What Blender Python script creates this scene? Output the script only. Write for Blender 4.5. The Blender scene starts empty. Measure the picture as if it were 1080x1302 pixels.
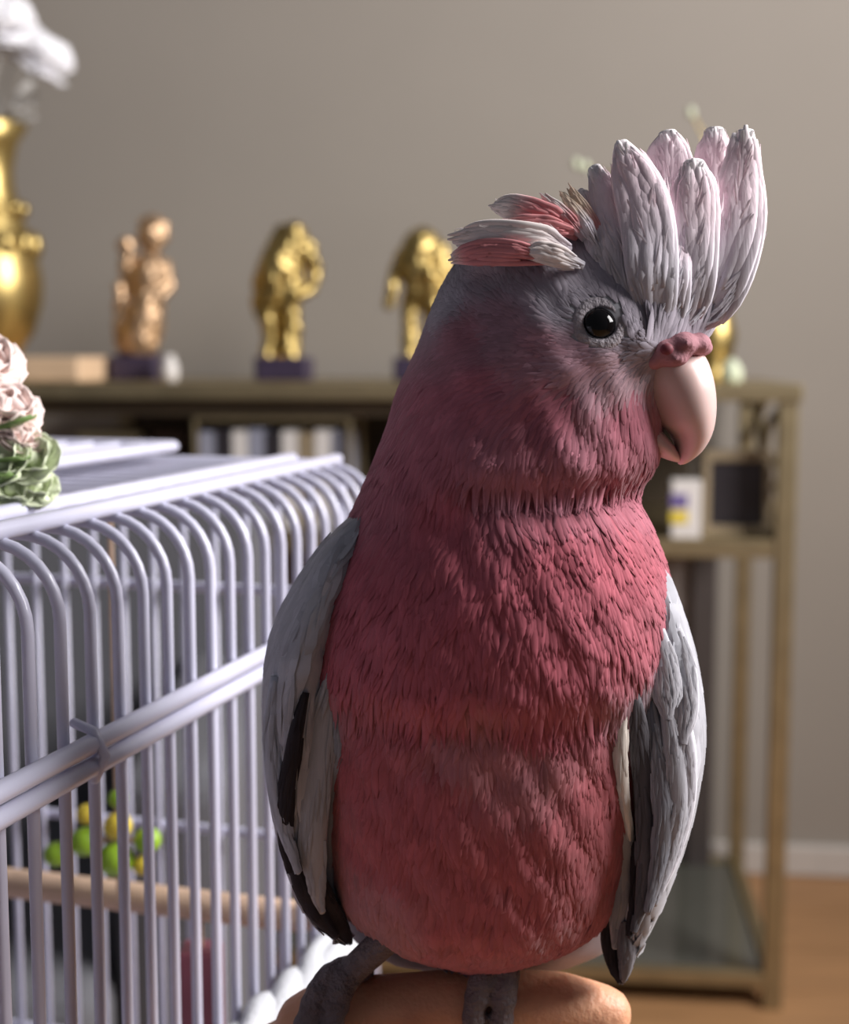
import bpy, bmesh, math, random
import numpy as np
from mathutils import Vector, Matrix
from mathutils.bvhtree import BVHTree

rng = np.random.default_rng(7)
random.seed(7)
SC = bpy.context.scene
COL = SC.collection

# ------------------------------------------------------------------ camera
F = 1800.0
EYE = 0.87
TP = 201.0 / F
PITCH = math.atan(TP)
cam_d = bpy.data.cameras.new('camera')
cam = bpy.data.objects.new('camera', cam_d)
COL.objects.link(cam)
cam.location = (0, 0, EYE)
cam.rotation_euler = (math.pi / 2 - PITCH, 0, 0)
cam_d.sensor_fit = 'VERTICAL'
cam_d.sensor_height = 36.0
cam_d.lens = 36.0 * F / 1302.0
cam_d.clip_start = 0.01
cam_d.dof.use_dof = True
cam_d.dof.focus_distance = 0.372
cam_d.dof.aperture_fstop = 10.5
SC.camera = cam

# ------------------------------------------------------------------ world, daylight, exposure
w = bpy.data.worlds.new('room_light')
SC.world = w
w.use_nodes = True
w.node_tree.nodes['Background'].inputs[0].default_value = (0.86, 0.88, 1.0, 1)
w.node_tree.nodes['Background'].inputs[1].default_value = 0.10


def area(name, loc, aim, sx, sy, power, colr):
    d = bpy.data.lights.new(name, 'AREA')
    d.shape = 'RECTANGLE'
    d.size = sx
    d.size_y = sy
    d.energy = power
    d.color = colr
    o = bpy.data.objects.new(name, d)
    COL.objects.link(o)
    o.location = loc
    o.rotation_euler = (Vector(aim) - Vector(loc)).to_track_quat('-Z', 'Y').to_euler()
    return o


area('window_right_offscreen', (1.555, 0.56, 1.80), (0.0, 0.56, 1.80), 1.3, 1.1, 108, (1.0, 0.97, 0.97))

vs = SC.view_settings
vs.view_transform = 'Standard'
vs.look = 'None'
vs.exposure = 0.0
vs.gamma = 1.0
vs.use_curve_mapping = False


# ------------------------------------------------------------------ helpers
def P(px, py, Y):
    """Pixel direction of the photograph carried to the plane y = Y."""
    sp, cp = math.sin(PITCH), math.cos(PITCH)
    a = (px - 540.0) / F
    b = -(py - 651.0) / F
    d = Vector((a, cp + b * sp, -sp + b * cp))
    s = Y / d.y
    return Vector((d.x * s, Y, EYE + d.z * s))


def proj(v):
    sp, cp = math.sin(PITCH), math.cos(PITCH)
    x, y, z = v[..., 0], v[..., 1], v[..., 2] - EYE
    dep = y * cp - z * sp
    up = y * sp + z * cp
    return 540 + F * x / dep, 651 - F * up / dep


def lin(c):
    return tuple(((v / 255.0) / 12.92 if v / 255.0 <= 0.04045 else ((v / 255.0 + 0.055) / 1.055) ** 2.4) for v in c)


def mat(name, c, rough=0.6, metal=0.0, var=0.12, scale=40.0, bump=0.0, bscale=120.0, coat=0.0, sheen=0.0,
        stretch=(1, 1, 1), attr=None, spec=0.5, sss=0.0, trans=0.0, c2=None):
    m = bpy.data.materials.new(name)
    m.use_nodes = True
    nt = m.node_tree
    b = nt.nodes['Principled BSDF']
    b.inputs['Roughness'].default_value = rough
    b.inputs['Metallic'].default_value = metal
    b.inputs['Coat Weight'].default_value = coat
    b.inputs['Sheen Weight'].default_value = sheen
    b.inputs['Specular IOR Level'].default_value = spec
    b.inputs['Transmission Weight'].default_value = trans
    if sss:
        b.inputs['Subsurface Weight'].default_value = sss
        b.inputs['Subsurface Scale'].default_value = 0.006
        b.inputs['Subsurface Radius'].default_value = (1.0, 0.4, 0.25)
    tc = nt.nodes.new('ShaderNodeTexCoord')
    mp = nt.nodes.new('ShaderNodeMapping')
    mp.inputs['Scale'].default_value = stretch
    nt.links.new(tc.outputs['Object'], mp.inputs[0])
    nz = nt.nodes.new('ShaderNodeTexNoise')
    nz.inputs['Scale'].default_value = scale
    nz.inputs['Detail'].default_value = 4
    nt.links.new(mp.outputs[0], nz.inputs['Vector'])
    L = c if c2 is None else c2
    if attr:
        at = nt.nodes.new('ShaderNodeAttribute')
        at.attribute_name = attr
        src = at.outputs['Color']
        mx = nt.nodes.new('ShaderNodeMix')
        mx.data_type = 'RGBA'
        mx.blend_type = 'MULTIPLY'
        mx.inputs[0].default_value = 1.0
        cr = nt.nodes.new('ShaderNodeValToRGB')
        cr.color_ramp.elements[0].position = 0.3
        cr.color_ramp.elements[1].position = 0.7
        cr.color_ramp.elements[0].color = (1 - var, 1 - var, 1 - var, 1)
        cr.color_ramp.elements[1].color = (1 + var, 1 + var, 1 + var, 1)
        nt.links.new(nz.outputs['Fac'], cr.inputs[0])
        nt.links.new(src, mx.inputs[6])
        nt.links.new(cr.outputs[0], mx.inputs[7])
        nt.links.new(mx.outputs[2], b.inputs['Base Color'])
    else:
        cr = nt.nodes.new('ShaderNodeValToRGB')
        cr.color_ramp.elements[0].position = 0.3
        cr.color_ramp.elements[1].position = 0.7
        cr.color_ramp.elements[0].color = tuple(v * (1 - var) for v in c) + (1,)
        cr.color_ramp.elements[1].color = tuple(min(1, v * (1 + var)) for v in L) + (1,)
        nt.links.new(nz.outputs['Fac'], cr.inputs[0])
        nt.links.new(cr.outputs[0], b.inputs['Base Color'])
    if bump:
        n2 = nt.nodes.new('ShaderNodeTexNoise')
        n2.inputs['Scale'].default_value = bscale
        n2.inputs['Detail'].default_value = 3
        nt.links.new(mp.outputs[0], n2.inputs['Vector'])
        bp = nt.nodes.new('ShaderNodeBump')
        bp.inputs['Strength'].default_value = bump
        bp.inputs['Distance'].default_value = 0.002
        nt.links.new(n2.outputs['Fac'], bp.inputs['Height'])
        nt.links.new(bp.outputs[0], b.inputs['Normal'])
    return m


def mesh_obj(name, verts, faces, m, parent=None, smooth=True, cols=None):
    me = bpy.data.meshes.new(name)
    me.from_pydata([tuple(v) for v in verts], [], [tuple(f) for f in faces])
    me.update()
    if smooth:
        me.polygons.foreach_set('use_smooth', [True] * len(me.polygons))
    me.materials.append(m)
    if cols is not None:
        a = me.color_attributes.new('Col', 'FLOAT_COLOR', 'POINT')
        c = np.ones((len(verts), 4), dtype=np.float32)
        c[:, :3] = cols
        a.data.foreach_set('color', c.ravel())
    o = bpy.data.objects.new(name, me)
    COL.objects.link(o)
    if parent:
        o.parent = parent
        o.matrix_parent_inverse = Matrix.Translation(-parent.location) if parent.rotation_euler[2] == 0 else parent.matrix_basis.inverted()
    return o


def tag(o, label, cat, group=None):
    o['label'] = label
    o['category'] = cat
    if group:
        o['group'] = group
    return o


def thing(name, label, cat, loc=(0, 0, 0), group=None):
    o = bpy.data.objects.new(name, None)
    o.empty_display_size = 0.02
    COL.objects.link(o)
    o.location = loc
    return tag(o, label, cat, group)


def struct(o):
    o['kind'] = 'structure'
    return o


class MB:
    """Collects closed shapes for one mesh object."""

    def __init__(s):
        s.v, s.f, s.c, s.n = [], [], [], {}

    def rings(s, rs, cap=True, col=None):
        b = len(s.v)
        n = len(rs[0])
        for i, r in enumerate(rs):
            s.v.extend([tuple(p) for p in r])
            if col is not None:
                s.c.extend([col[i] if isinstance(col, (list, np.ndarray)) and not isinstance(col, tuple) else col] * n)
        for i in range(len(rs) - 1):
            for j in range(n):
                k = (j + 1) % n
                s.f.append((b + i * n + j, b + i * n + k, b + (i + 1) * n + k, b + (i + 1) * n + j))
        if cap:
            s.f.append(tuple(b + j for j in reversed(range(n))))
            s.f.append(tuple(b + (len(rs) - 1) * n + j for j in range(n)))
        return s

    def box(s, lo, hi, M=None):
        b = len(s.v)
        for z in (lo[2], hi[2]):
            for x, y in ((lo[0], lo[1]), (hi[0], lo[1]), (hi[0], hi[1]), (lo[0], hi[1])):
                p = Vector((x, y, z))
                s.v.append(tuple(M @ p if M else p))
        for f in ((3, 2, 1, 0), (4, 5, 6, 7), (0, 1, 5, 4), (1, 2, 6, 5), (2, 3, 7, 6), (3, 0, 4, 7)):
            s.f.append(tuple(b + i for i in f))
        return s

    def tube(s, pts, r, n=10, caps=2, col=None):
        """Round tube through pts, radius r (number or list), with rounded ends."""
        pts = [Vector(p) for p in pts]
        rr = [r] * len(pts) if not isinstance(r, (list, tuple)) else list(r)
        T = []
        for i in range(len(pts)):
            a = pts[max(i - 1, 0)]
            c = pts[min(i + 1, len(pts) - 1)]
            T.append((c - a).normalized())
        up = Vector((0, 0, 1)) if abs(T[0].z) < 0.9 else Vector((0, 1, 0))
        x = T[0].cross(up).normalized()
        rs = []
        cc = []

        def ring(c, t, xx, rad):
            y = t.cross(xx).normalized()
            return [c + (xx * math.cos(2 * math.pi * k / n) + y * math.sin(2 * math.pi * k / n)) * rad for k in range(n)]
        for i in range(len(pts)):
            x = (x - T[i] * x.dot(T[i])).normalized()
            if i == 0 and caps:
                for q in (0.0, 0.45, 0.8):
                    rs.append(ring(pts[0] - T[0] * rr[0] * math.cos(math.asin(max(q, 0.12))), T[0], x, rr[0] * max(q, 0.12)))
                    cc.append(col[0] if col else None)
            rs.append(ring(pts[i], T[i], x, rr[i]))
            cc.append(col[i] if col else None)
            if i == len(pts) - 1 and caps:
                for q in (0.8, 0.45, 0.0):
                    rs.append(ring(pts[-1] + T[-1] * rr[-1] * math.cos(math.asin(max(q, 0.12))), T[-1], x, rr[-1] * max(q, 0.12)))
                    cc.append(col[-1] if col else None)
        return s.rings(rs, True, cc if col else None)

    def ell(s, c, r, n=16, m=10, rot=None):
        c = Vector(c)
        rs = []
        for i in range(m):
            t = math.pi * (i + 0.35) / (m - 0.3)
            row = []
            for k in range(n):
                a = 2 * math.pi * k / n
                p = Vector((r[0] * math.sin(t) * math.cos(a), r[1] * math.sin(t) * math.sin(a), -r[2] * math.cos(t)))
                if rot:
                    p = rot @ p
                row.append(c + p)
            rs.append(row)
        return s.rings(rs)

    def lathe(s, c, prof, n=28):
        c = Vector(c)
        return s.rings([[c + Vector((r * math.cos(2 * math.pi * k / n), r * math.sin(2 * math.pi * k / n), z)) for k in range(n)] for r, z in prof])

    def obj(s, name, m, parent=None, smooth=True):
        o = mesh_obj(name, s.v, s.f, m, parent, smooth, np.array(s.c) if s.c else None)
        if s.n:
            o.data.normals_split_custom_set_from_vertices([tuple(s.n[i]) if i in s.n else tuple(v.normal) for i, v in enumerate(o.data.vertices)])
        return o


def bevel(o, wd=0.002, seg=2):
    md = o.modifiers.new('bevel', 'BEVEL')
    md.width = wd
    md.segments = seg
    md.limit_method = 'ANGLE'
    return o


def remesh(o, vox, it=6):
    md = o.modifiers.new('remesh', 'REMESH')
    md.mode = 'VOXEL'
    md.voxel_size = vox
    md.use_smooth_shade = True
    sm = o.modifiers.new('smooth', 'SMOOTH')
    sm.factor = 0.5
    sm.iterations = it
    return o


def cr(tab, ts, col):
    """Smooth (Catmull-Rom like, monotone pieces) interpolation of a table whose first column is the parameter."""
    tab = np.asarray(tab, float)
    x, y = tab[:, 0], tab[:, col]
    d = np.gradient(y, x)
    ts = np.clip(np.asarray(ts, float), x[0], x[-1])
    i = np.clip(np.searchsorted(x, ts, 'right') - 1, 0, len(x) - 2)
    h = x[i + 1] - x[i]
    u = (ts - x[i]) / h
    return ((1 + 2 * u) * (1 - u) ** 2 * y[i] + u * (1 - u) ** 2 * h * d[i] + u * u * (3 - 2 * u) * y[i + 1] + u * u * (u - 1) * h * d[i + 1])


def ribbon(mb, pts, thick, n=14, m=18, tipcol=None, flat=1.0):
    """Soft blade: pts = (px, py, half width px, Y[, colour]); thick = half thickness in metres."""
    A = np.array([p[:4] for p in pts], float)
    k = np.linspace(0, len(pts) - 1, m)
    tab = np.column_stack([np.arange(len(pts)), A])
    X, Yp, W, D = (cr(tab, k, c) for c in (1, 2, 3, 4))
    C = [P(X[i], Yp[i], D[i]) for i in range(m)]
    cs = None
    if len(pts[0]) > 4:
        CC = np.array([lin(p[4]) for p in pts])
        cs = [tuple(np.interp(k[i], np.arange(len(pts)), CC[:, q]) for q in range(3)) for i in range(m)]
    rs, cc = [], []
    for i in range(m):
        t = (C[min(i + 1, m - 1)] - C[max(i - 1, 0)]).normalized()
        s = t.cross(Vector((0, 1, 0))).normalized()
        nn = s.cross(t).normalized()
        hw = max(W[i], 0.6) * D[i] / F
        th = thick * min(1.0, 0.25 + hw / (0.6 * max(W) * D[i] / F))
        rs.append([C[i] + s * hw * math.cos(2 * math.pi * q / n) + nn * th * math.sin(2 * math.pi * q / n) for q in range(n)])
        if cs:
            cc.append(cs[i])
    mb.rings(rs, True, cc if cs else None)
    return mb


# ------------------------------------------------------------------ materials
M_wall = mat('wall_paint', lin((160, 152, 142)), 0.85, var=0.03, scale=3, bump=0.05, bscale=300)
M_base = mat('white_paint', lin((205, 198, 190)), 0.5, var=0.03)
M_floor = mat('floor_wood', lin((176, 132, 90)), 0.5, var=0.14, scale=6, stretch=(1, 8, 1))
M_gold = mat('gold_metal', (0.50, 0.37, 0.14), 0.38, metal=1.0, var=0.15, scale=60)
M_rose = mat('rose_gold', (0.60, 0.40, 0.24), 0.42, metal=0.85, var=0.15, scale=60)
M_brass = mat('brushed_brass', (0.36, 0.29, 0.17), 0.42, metal=0.75, var=0.12, scale=30)
M_dark = mat('dark_bronze_panel', lin((78, 66, 50)), 0.55, var=0.15, scale=8)
M_panel = mat('grey_panel', lin((136, 126, 121)), 0.6, var=0.05)
M_post = mat('dark_grey_metal', lin((74, 66, 63)), 0.6, metal=0.0, var=0.08)
M_purple = mat('dark_stone', lin((62, 52, 72)), 0.4, var=0.2, scale=80)
M_glass = mat('smoked_glass', lin((92, 92, 84)), 0.08, var=0.05, spec=0.9)
M_wire = mat('white_enamel', lin((200, 200, 219)), 0.3, var=0.03, coat=0.3)
M_dowel = mat('perch_wood', lin((205, 175, 150)), 0.7, var=0.12, scale=60, bump=0.2)
M_wood = mat('pale_wood', lin((222, 190, 155)), 0.6, var=0.1, scale=20, stretch=(1, 6, 6))
M_table = mat('stand_wood', lin((120, 95, 75)), 0.55, var=0.15, scale=12, stretch=(1, 8, 1))
M_white = mat('white_plastic', lin((225, 220, 215)), 0.5, var=0.04)
M_cloth = mat('white_cloth', lin((192, 194, 198)), 0.9, var=0.06, bump=0.4, bscale=400)
M_pet_w = mat('white_petal', lin((246, 245, 248)), 0.7, var=0.04, sss=0.0)
M_pet_p = mat('blush_petal', lin((242, 222, 216)), 0.7, var=0.06)
M_pet_g = mat('pale_green_petal', lin((214, 222, 192)), 0.7, var=0.12, scale=200)
M_leaf = mat('leaf_green', lin((112, 140, 76)), 0.55, var=0.25, scale=120)
M_leafg = mat('leaf_grey', lin((186, 184, 180)), 0.7, var=0.1)
M_black = mat('black_print', lin((52, 48, 52)), 0.35, var=0.1)
M_frame = mat('beige_frame', lin((150, 134, 108)), 0.5, var=0.06)
M_blue = mat('blue_grey_card', lin((150, 152, 168)), 0.6, var=0.06)
M_grey = mat('grey_fabric', lin((98, 98, 102)), 0.95, var=0.1, scale=300, bump=0.3, bscale=500)
M_brown = mat('brown_box', lin((92, 70, 56)), 0.6, var=0.1)
M_green = mat('green_bead', lin((150, 190, 50)), 0.4, var=0.08)
M_yellow = mat('yellow_bead', lin((230, 205, 70)), 0.4, var=0.06)
M_mauve = mat('mauve_cup', lin((140, 78, 92)), 0.45, var=0.06)
M_lilac = mat('lilac_print', lin((110, 95, 150)), 0.5, var=0.06)
M_skin = mat('skin', lin((214, 158, 124)), 0.5, var=0.07, scale=60, bump=0.25, bscale=500, sss=0.25, spec=0.4)
M_nail = mat('nail', lin((240, 205, 190)), 0.25, var=0.03, coat=0.3)
M_feather = mat('plumage', (0.5, 0.5, 0.5), 0.85, var=0.10, scale=160, attr='Col', spec=0.15, sheen=0.15)
M_blade = mat('feather_blade', (0.5, 0.5, 0.5), 0.75, var=0.10, scale=90, attr='Col', spec=0.2, sheen=0.1, bump=0.25, bscale=500)
M_vane = mat('feather_vane', (0.5, 0.5, 0.5), 0.75, var=0.10, scale=260, attr='Col', spec=0.2, sheen=0.1, bump=0.12, bscale=900, stretch=(1, 1, 0.1))
M_beak = mat('beak_horn', lin((226, 200, 196)), 0.36, var=0.05, scale=50, attr='Col', spec=0.4, sss=0.15)
M_cere = mat('cere_skin', lin((162, 116, 123)), 0.85, var=0.12, scale=160, bump=0.3, bscale=600, spec=0.2)
M_ring = mat('eye_ring_skin', lin((158, 150, 156)), 0.7, var=0.08, scale=400, bump=0.5, bscale=900)
M_eye = mat('eye', (0.004, 0.0035, 0.004), 0.1, var=0.02, spec=0.3)
M_foot = mat('foot_scales', lin((104, 92, 94)), 0.65, var=0.2, scale=300, bump=0.8, bscale=700)
M_claw = mat('claw', lin((60, 54, 56)), 0.35, var=0.1)

# ------------------------------------------------------------------ room
TH = math.radians(6)
LV = Vector((-math.cos(TH), math.sin(TH), 0))     # along the table front, towards its left end
RV = Vector((math.sin(TH), math.cos(TH), 0))      # towards the back wall
FR = Vector((0.476, 1.80, 0))                     # front right foot of the console
TM = Matrix(((LV.x, RV.x, 0, FR.x), (LV.y, RV.y, 0, FR.y), (0, 0, 1, 0), (0, 0, 0, 1)))   # console frame: x = left, y = back, z = up
WB = 0.515

mb = MB()
mb.box((-1.3, WB, 0), (4.2, WB + 0.1, 2.6), TM)
struct(mb.obj('wall_back', M_wall, smooth=False))
mb = MB()
mb.box((-1.3, WB - 0.014, 0), (4.2, WB + 0.01, 0.052), TM)
struct(bevel(mb.obj('baseboard_back', M_base, smooth=False), 0.004))
# right wall with the window the daylight comes through
mb = MB()
x0, x1 = 1.56, 1.66
WY0, WY1, WZ0, WZ1 = -0.11, 1.23, 1.22, 2.38
mb.box((x0, -0.8, 0), (x1, WY0, 2.6))
mb.box((x0, WY1, 0), (x1, 2.16, 2.6))
mb.box((x0, WY0, 0), (x1, WY1, WZ0))
mb.box((x0, WY0, WZ1), (x1, WY1, 2.6))
struct(mb.obj('wall_right', M_wall, smooth=False))
mb = MB()
for lo, hi in (((WY0, WZ0), (WY0 + 0.05, WZ1)), ((WY1 - 0.05, WZ0), (WY1, WZ1)), ((WY0, WZ0), (WY1, WZ0 + 0.05)), ((WY0, WZ1 - 0.05), (WY1, WZ1)), ((0.54, WZ0), (0.58, WZ1))):
    mb.box((x0 + 0.03, lo[0], lo[1]), (x0 + 0.08, hi[0], hi[1]))
win = struct(mb.obj('window_1', M_base, smooth=False))
# floor boards
fl = mesh_obj('floor', [(-3.6, -0.8, -0.02), (2.2, -0.8, -0.02), (2.2, 2.85, -0.02), (-3.6, 2.85, -0.02)], [(0, 1, 2, 3)], M_floor, smooth=False)
struct(fl)
bm_me = None
bw, bl = 0.14, 1.1
rowi = 0
y = -0.8
while y < 2.7:
    xo = -3.6 + (0.0, 0.45, 0.8)[rowi % 3] - 0.9
    while xo < 2.2:
        a, b = max(xo, -3.6), min(xo + bl, 2.2)
        if b - a > 0.05:
            if bm_me is None or abs((b - a) - bl) > 1e-6:
                mb = MB().box((0, 0, -0.02), (b - a - 0.003, bw - 0.003, 0.0))
                o = mb.obj('floor_board', M_floor, fl, smooth=False)
                o.location = (a, y, 0)
                if abs((b - a) - bl) < 1e-6:
                    bm_me = o.data
            else:
                o = bpy.data.objects.new('floor_board', bm_me)
                COL.objects.link(o)
                o.parent = fl
                o.location = (a, y, 0)
        xo += bl
    y += bw
    rowi += 1

# ------------------------------------------------------------------ console table
TW, TD, TT = 1.03, 0.45, 0.832
con = thing('console_table', 'gold framed console table with glass base shelf standing against the wall', 'table', (FR.x, FR.y, 0))


def part(parent, name, m, boxes, M=TM, bv=0.0015):
    mb = MB()
    for lo, hi in boxes:
        mb.box(lo, hi, M)
    o = mb.obj(name, m, parent, smooth=False)
    if bv:
        bevel(o, bv)
    return o


SHZ = 0.632
for (x, y) in ((0, 0), (TW - 0.025, 0), (0, TD - 0.022), (TW - 0.025, TD - 0.022)):
    part(con, 'leg', M_brass, [((x, y, 0), (x + 0.025, y + 0.022, TT - 0.022))])
part(con, 'middle_post', M_post, [((0.056, TD - 0.034, 0.03), (0.094, TD - 0.004, SHZ - 0.02))])
part(con, 'lower_panel', M_panel, [((0.09, TD - 0.018, 0.045), (TW - 0.02, TD - 0.008, SHZ - 0.02))])
part(con, 'table_top', M_brass, [((-0.004, -0.004, TT - 0.022), (TW + 0.004, TD + 0.004, TT))])
part(con, 'shelf', M_brass, [((0.0, 0.002, SHZ - 0.024), (TW, TD, SHZ))])
part(con, 'back_panel', M_dark, [((0.1, TD - 0.014, SHZ), (TW - 0.02, TD - 0.004, TT - 0.022))])
part(con, 'apron', M_dark, [((0.34, 0.02, TT - 0.044), (TW - 0.02, 0.034, TT - 0.022))])
for lo, hi in (((0.02, 0, 0.03), (TW - 0.02, 0.018, 0.05)), ((0.02, TD - 0.018, 0.03), (TW - 0.02, TD, 0.05)),
               ((0.004, 0.02, 0.03), (0.022, TD - 0.02, 0.05)), ((TW - 0.022, 0.02, 0.03), (TW - 0.004, TD - 0.02, 0.05))):
    part(con, 'base_rail', M_brass, [(lo, hi)])
part(con, 'base_glass', M_glass, [((0.022, 0.018, 0.036), (TW - 0.022, TD - 0.018, 0.044))])
# geometric fretwork of the right side panel
fz0, fz1 = SHZ, TT - 0.022
H = fz1 - fz0


def fret(pts, r=0.0075):
    mb = MB().tube([TM @ Vector((0.012, 0.022 + u * (TD - 0.044), fz0 + v * H)) for u, v in pts], r, 6)
    mb.obj('fretwork_bar', M_brass, con)


arc = lambda cu, cv, ru, rv, a0, a1: [(cu + ru * math.cos(math.radians(a0 + (a1 - a0) * i / 8)), cv + rv * math.sin(math.radians(a0 + (a1 - a0) * i / 8))) for i in range(9)]
fret(arc(0.0, 0.5, 0.55, 0.42, -90, 90))
fret(arc(1.0, 0.5, 0.45, 0.45, 90, 270))
fret([(0, 0.52), (0.5, 0.52)])
fret([(0.02, 0.38), (0.4, 0.3)])
fret([(0.05, 0.02), (0.75, 0.3)])
fret([(0.5, 0.98), (0.98, 0.62)])

TC = lambda x, y, z: TM @ Vector((x, y, z))


def px_on_table(px, depth, z):
    """Point on the console at that depth (m behind its front) seen in column px."""
    lo, hi = -0.2, 1.4
    for _ in range(40):
        mid = (lo + hi) / 2
        q = TC(mid, depth, z)
        u, v = proj(np.array(q))
        if u > px:
            lo = mid
        else:
            hi = mid
    return TC(lo, depth, z), lo


DRAPE = bpy.data.textures.new('drapery', 'CLOUDS')
DRAPE.noise_scale = 0.013


# figurines: blobs of one continuous sculpted mesh on a stone block
def figurine(px0, px1, pyb, blobs, m, label, base_m=M_purple):
    c, xx = px_on_table((px0 + px1) / 2, 0.16, TT)
    Yd = c.y
    t = thing('figurine', label, 'figurine', c, 'gold figurines on the console table')
    hw = (px1 - px0) / 2 * Yd / F
    bh = (pyb[1] - pyb[0]) * Yd / F
    base = MB().box((xx - hw, 0.16 - 0.028, TT), (xx + hw, 0.16 + 0.028, TT + bh), TM).obj('plinth', base_m, t, smooth=False)
    bevel(base, 0.004)
    mb = MB()
    bot = TT + bh
    off = bot - P(0, pyb[0], Yd).z
    for b in blobs:
        if b[0] == 'e':
            _, x, yy, rx, ry, dd, dp = b
            mb.ell(P(x, yy, Yd + dd) + Vector((0, 0, off)), (rx * Yd / F, dp, ry * Yd / F))
        else:
            pts = [P(q[0], q[1], Yd + (q[3] if len(q) > 3 else 0)) + Vector((0, 0, off)) for q in b[1]]
            mb.tube(pts, [q[2] * Yd / F for q in b[1]], 12)
    o = mb.obj('figure', m, t)
    remesh(o, 0.0028, 3)
    dm = o.modifiers.new('drapery', 'DISPLACE')
    dm.texture = DRAPE
    dm.strength = 0.009
    dm.mid_level = 0.5
    return t


figurine(146, 204, (432, 464), [
    ('e', 194, 281, 20, 21, 0, 0.02), ('e', 160, 292, 12, 10, 0.0, 0.012), ('t', [(165, 295, 8), (158, 320, 8), (168, 350, 8)]),
    ('e', 190, 335, 24, 34, 0, 0.024), ('t', [(212, 318, 8), (216, 345, 7), (202, 362, 7, -0.015)]),
    ('t', [(188, 360, 22), (184, 390, 25), (178, 414, 26)]), ('t', [(152, 345, 7), (152, 390, 8), (157, 422, 10)]),
    ('t', [(182, 264, 8), (196, 262, 9), (208, 268, 7)])], M_rose,
    'rose gold figurine with round head and long flared robe on a dark plinth')
figurine(328, 396, (438, 468), [
    ('e', 374, 282, 15, 17, -0.005, 0.018), ('t', [(374, 290, 20), (352, 325, 25), (345, 360, 20)]), ('t', [(345, 300, 8), (330, 335, 8), (328, 372, 9), (336, 388, 9)]),
    ('t', [(392, 295, 10), (402, 325, 9), (396, 352, 8), (376, 362, 8, -0.012)]), ('t', [(370, 320, 18), (368, 365, 16)]),
    ('t', [(340, 375, 12), (342, 410, 9), (340, 442, 11)]), ('t', [(368, 362, 15), (372, 400, 12), (369, 442, 13)]),
    ('t', [(352, 360, 9, 0.01), (354, 400, 6, 0.012), (354, 442, 6, 0.012)]), ('t', [(358, 278, 8), (340, 305, 7), (325, 345, 5)])], M_gold,
    'gold figurine with hunched cloak and two straight legs on a dark plinth')
figurine(503, 570, (440, 470), [
    ('e', 540, 292, 17, 18, 0, 0.02), ('t', [(535, 300, 24), (530, 335, 22), (535, 362, 18)]), ('t', [(512, 310, 10), (499, 345, 9), (494, 374, 6)]),
    ('t', [(560, 305, 12), (568, 335, 11), (560, 360, 10)]), ('t', [(522, 365, 12), (520, 405, 10), (522, 444, 11)]), ('t', [(548, 362, 14), (552, 400, 12), (548, 444, 13)]),
    ('t', [(548, 330, 10, -0.02), (552, 375, 9, -0.015)])], M_gold,
    'gold figurine with sloping caped shoulders on a dark plinth, beside the bird\'s nape')

# small white jar beside the first figurine
c, _ = px_on_table(216, 0.1, TT)
MBj = MB().lathe(c, [(0.002, 0), (0.011, 0), (0.013, 0.012), (0.011, 0.026), (0.007, 0.031), (0.008, 0.036), (0.001, 0.037)], 18)
tag(MBj.obj('jar', M_white), 'small white jar beside the rose gold figurine', 'jar')

# wooden stand and the gold vase of white flowers at the left end
c, xx = px_on_table(58, 0.09, TT)
mb = MB().box((xx - 0.07, 0.03, TT), (xx + 0.13, 0.17, TT + 0.034), TM)
tag(bevel(mb.obj('wooden_stand', M_wood, smooth=False), 0.004), 'pale wooden block under the gold vase', 'stand')
c, xx = px_on_table(-12, 0.1, TT + 0.034)
vz = thing('vase', 'tall gold vase with embossed body holding white flowers', 'vase', c)
mb = MB().lathe(c, [(0.03, 0), (0.04, 0.004), (0.045, 0.012), (0.062, 0.035), (0.074, 0.075), (0.076, 0.105), (0.068, 0.15), (0.05, 0.195), (0.04, 0.235), (0.039, 0.26), (0.046, 0.295), (0.062, 0.32), (0.058, 0.322), (0.03, 0.29)], 36)
mb.obj('vase_body', M_gold, vz)
for k in range(14):
    a = 2 * math.pi * k / 14
    MB().ell(c + Vector((0.066 * math.cos(a), 0.066 * math.sin(a), 0.155)), (0.012, 0.012, 0.02), 10, 6).obj('embossed_leaf', M_gold, vz)
for k in range(10):
    a = 2 * math.pi * k / 10 + 0.2
    MB().ell(c + Vector((0.05 * math.cos(a), 0.05 * math.sin(a), 0.205)), (0.01, 0.01, 0.012), 8, 5).obj('embossed_bead', M_gold, vz)


def petal_mesh(L, W, cup, n=6, m=5):
    v, f = [], []
    for i in range(n):
        t = i / (n - 1)
        hw = W * (0.25 + 0.9 * math.sin(math.pi * min(1, 0.12 + 0.62 * t)) ** 1.0) * (1 - 0.55 * max(0, t - 0.75) / 0.25)
        for j in range(m):
            u = -1 + 2 * j / (m - 1)
            v.append((u * hw, L * t * (1 - 0.25 * cup * t), cup * L * (0.55 * t * t) + 0.18 * W * u * u))
    for i in range(n - 1):
        for j in range(m - 1):
            f.append((i * m + j, i * m + j + 1, (i + 1) * m + j + 1, (i + 1) * m + j))
    return v, f


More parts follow.
